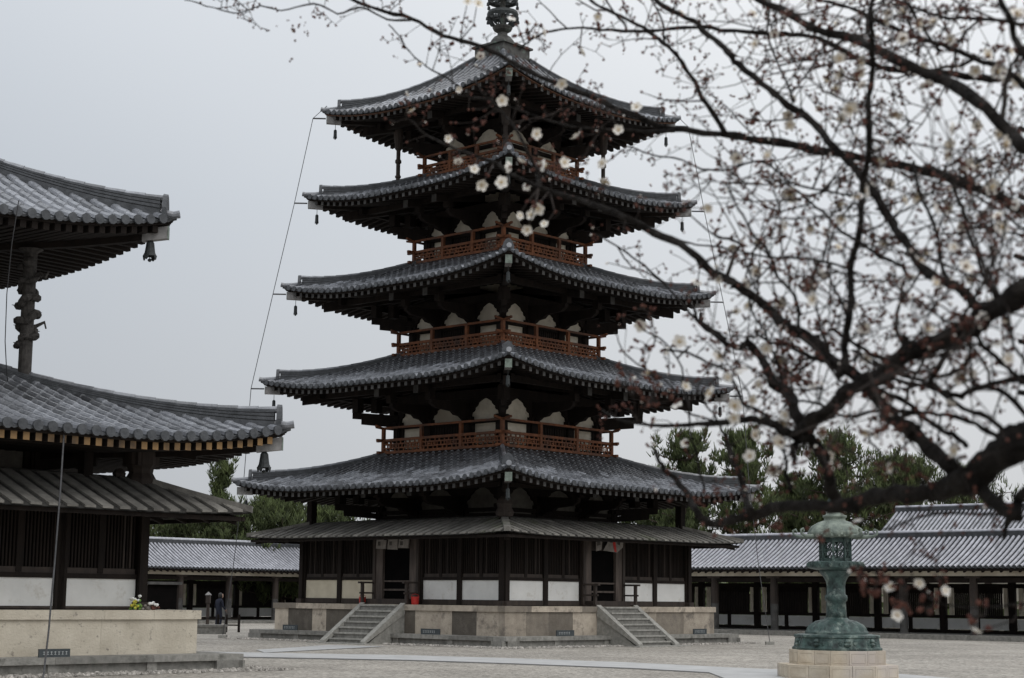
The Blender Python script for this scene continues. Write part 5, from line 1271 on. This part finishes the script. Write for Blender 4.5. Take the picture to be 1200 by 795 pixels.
# red-brown bud clusters seen in front of the lowest roofs and at the lower right
for (cx, cy, n, sp_, d) in ((758, 405, 8, 16, 2.8), (735, 455, 14, 22, 2.75), (762, 470, 12, 20, 2.75), (765, 440, 8, 14, 2.75), (660, 200, 6, 18, 2.85), (1010, 672, 8, 14, 2.2), (1040, 680, 5, 18, 2.15), (1060, 700, 5, 20, 2.15), (1085, 712, 4, 16, 2.1), (1150, 722, 5, 22, 2.05), (1025, 690, 6, 12, 2.2), (920, 410, 6, 20, 2.5), (845, 300, 8, 22, 2.8), (620, 40, 10, 22, 3.3), (515, 60, 6, 20, 3.3), (1175, 400, 6, 30, 2.2), (480, 120, 5, 18, 3.2), (885, 140, 8, 20, 2.7), (560, 150, 4, 12, 3.0)):
    bp = None
    for k in range(n):
        x, y = cx+pr.gauss(0, sp_*.5), cy+pr.gauss(0, sp_*.5); p = at(x, y, d+pr.gauss(0, .02))
        best = min(((lp-p).length, lp) for (pts, _, _, _) in limbs for lp in pts[::2])[1]
        src = at(cx, cy, d) if k else best
        mid = src.lerp(p, .5)+Vector((pr.gauss(0, .004), 0, pr.gauss(0, .004)))
        twigs.append(([src-PO, mid-PO, p-PO], [.0011, .0009, .0008]))
        for _ in range(2): buds.append((p, Vector((pr.gauss(0, 1), pr.gauss(0, 1), pr.gauss(0, 1))).normalized(), pr.uniform(1.0, 1.7), pr.random() < .12))
        q = MB(); q.tube(twigs.pop()[0], [.0011, .0009, .0008], 4)
        if k == 0: conn = MB() if 'conn' not in globals() else conn
        conn.v and None
        o = len(conn.v); conn.v += q.v; conn.f += [tuple(i+o for i in f) for f in q.f]; conn.m += q.m; conn.t += q.t
buds.sort(key=lambda b: -b[2] if 0 < inframe(b[0])[0] < 1200 and 0 < inframe(b[0])[1] < 795 else 1)
for b in buds[:100]:
    q = MB(); bud_mesh(q, b[0]-PO, b[1], b[2], b[3]); q.build('bud', [M['calyx'], M['petal']], plum, smooth=True)
q = MB()
for b in buds[100:]: bud_mesh(q, b[0]-PO, b[1], b[2], b[3])
tag(q.build('buds', [M['calyx'], M['petal']], plum, smooth=True), kind='stuff')
# ---- blossoms: position px, size factor
BL = [(588,118,1.0),(563,66,.8),(537,105,.6),(628,157,1),(676,161,1),(725,153,.9),(681,62,.9),(658,98,1),(746,126,1),(635,194,1.1),(661,191,1),(706,192,1),(564,217,1),(588,214,1.1),(597,196,1),(556,199,.8),(617,218,.8),(636,193,.9),(631,244,1.15),(623,252,.9),(609,253,.7),(618,269,.9),(638,263,.7),(537,190,.8),(525,163,.7),(483,131,.8),(492,77,.7),(476,111,.6),(710,211,1.1),(916,265,1.5),(885,318,1.1),(817,330,1),(841,328,.7),(873,333,1),(858,289,.8),(863,185,1.1),(901,183,1),(925,226,1.1),(867,431,1.2),(833,462,1.45),(792,473,1),(880,469,1),(751,382,1.1),(796,401,1.2),(779,411,.8),(757,437,.9),(898,408,1),(920,487,1),(860,490,1),(853,442,.8),(888,451,.8),(803,520,.8),(803,454,.9),(1087,387,1.25),(1151,377,1.1),(1169,401,1.25),(1181,421,1),(1113,475,1),(1116,528,1.3),(1016,420,.9),(1139,438,.8),(952,451,.8),(1179,380,1.1),(1015,223,1.35),(1100,243,1.25),(1125,266,1),(1058,235,1.1),(1162,219,1.4),(969,270,1),(960,323,1.2),(1024,325,1),(1067,326,1),(949,268,.9),(1118,291,1),(1096,333,1.2),(1151,372,1),(1030,195,1.2),(1136,192,1.2),(982,28,1.1),(1075,28,1.2),(949,2,1),(1050,133,1.3),(1071,86,1.2),(1053,75,1),(968,96,1),(998,53,.9),(1119,151,1.3),(1114,171,1.3),(1194,96,1.3),(1144,83,1.1),(1177,93,1),(1031,191,1.2),(1131,194,1),(1086,101,1.2),(925,146,1),(560,5,1),(548,2,.8),(1044,689,1.05),(1078,683,.9),(1107,693,.9),(1143,741,1.0),(1051,722,1.0),(1005,608,.8),(640,38,.9),(600,20,.8),(1189,240,1),(1040,25,.9),(1010,100,.8),(700,20,.8),(610,190,.8)]
def blossom(c, face, s_):
    q = MB(); f = face.normalized(); o = f.orthogonal().normalized(); o2 = f.cross(o); a0 = pr.random()*6.28; cup = pr.uniform(.10, .80)
    for k in range(5):
        an = a0+2*math.pi*k/5+pr.gauss(0, .06); c1 = o*math.cos(an)+o2*math.sin(an); c2 = -o*math.sin(an)+o2*math.cos(an); vs = []
        rows = [(.0012, .0012), (.0035, .0035), (.0065, .0048), (.0092, .0043), (.0110, .0024)]
        for (rr, w_) in rows:
            for t in (-1, -.5, 0, .5, 1):
                h = cup*rr*rr*55+.0008*abs(t)+pr.gauss(0, .00022); vs.append(c+(c1*rr*(1-.04*t*t)+c2*w_*t+f*h)*s_)
        q.add(vs, [(i_*5+j, i_*5+j+1, i_*5+6+j, i_*5+5+j) for i_ in range(4) for j in range(4)], 0)
    for k in range(14):
        an = 6.283*k/14+pr.gauss(0, .1); rr = pr.uniform(.002, .0045); tip = c+((o*math.cos(an)+o2*math.sin(an))*rr+f*pr.uniform(.004, .0062))*s_
        q.tube([c, tip], [.00018*s_, .00015*s_], 3, 1, cap=False); q.tube([tip, tip+f*.0006*s_], [.0005*s_, .0005*s_], 4, 1)
    q.tube([c+f*.0007*s_, c+f*.0014*s_], [.0016*s_, .001*s_], 6, 1)
    q.tube([c-f*.0045*s_, c-f*.003*s_, c-f*.0005*s_], [.0008*s_, .0022*s_, .0027*s_], 7, 2)
    for k in range(5):
        an = a0+.63+2*math.pi*k/5; c1 = o*math.cos(an)+o2*math.sin(an); c2 = -o*math.sin(an)+o2*math.cos(an)
        q.add([c-f*.0012*s_+c2*.0018*s_, c-f*.0012*s_-c2*.0018*s_, c-f*.0006*s_+c1*.0052*s_], [(0, 1, 2)], 2)
    return q
allb = []
for (x, y, sz) in BL:
    best = min((math.dist((x, y), px[:2]), px[2], i_, k) for i_, (pts, rad, pxs, w0) in enumerate(limbs) for k, px in enumerate(pxs[::2]))
    d = best[1]-.03+pr.gauss(0, .015)
    size = sz*7.5/(.011*F/d)*1.0    # wanted radius about 8 px
    c = at(x, y, d); pts = limbs[best[2]][0]; off = len(pts)-len(limbs[best[2]][2]); src = pts[off+best[3]*2]
    fc = Vector((pr.gauss(-.1, .55), -1, pr.gauss(-.15, .55))).normalized()
    if pr.random() < .38: fc = Vector((pr.gauss(0, 1), pr.gauss(.2, .4), pr.gauss(0, 1))).normalized()
    allb.append((c, fc, size, src))
    bs = c-fc*.0045*size; L_ = (src-bs).length; mid = src.lerp(bs, .55)+Vector((pr.gauss(0, L_*.08), .0, pr.gauss(0, L_*.08)))
    q = MB(); q.tube([src-PO, mid-PO, bs-PO], [.0016, .0012, .0009], 5); o = len(conn.v); conn.v += q.v; conn.f += [tuple(i+o for i in f) for f in q.f]; conn.m += q.m; conn.t += q.t
    for _ in range(2): 
        qq = MB(); bud_mesh(qq, mid-PO, Vector((pr.gauss(0, 1), pr.gauss(0, 1), pr.gauss(0, 1))), 1.2, False); o = len(conn.v); conn.v += qq.v; conn.f += [tuple(i+o for i in f) for f in qq.f]; conn.m += [1]*len(qq.f); conn.t += qq.t
tag(conn.build('flower_stalks', [M['twig'], M['calyx']], plum, smooth=True), kind='stuff')
allb.sort(key=lambda b: -b[2])
extra = []
cand = [b for b in budpts if 0 < inframe(b[0])[0] < 1200 and inframe(b[0])[1] < 560]
for (p, d, r_) in pr.sample(cand, min(len(cand), 110)):
    x, y = inframe(p)
    if (x < 860 and pr.random() < .75) or (x < 640): continue
    extra.append((p, Vector((pr.gauss(-.1, .7), -1, pr.gauss(-.1, .7))), pr.uniform(.7, 1.05)))
for (c, fc, s_, _) in allb[:100]:
    blossom(c-PO, fc, s_).build('blossom', [M['petal'], M['stamen'], M['calyx']], plum, smooth=True)
q = MB()
for b in [x[:3] for x in allb[100:]]+extra:
    z = blossom(b[0]-PO, b[1], b[2]); o = len(q.v); q.v += z.v; q.f += [tuple(i+o for i in f) for f in z.f]; q.m += z.m; q.t += z.t
tag(q.build('blossoms', [M['petal'], M['stamen'], M['calyx']], plum, smooth=True), kind='stuff')
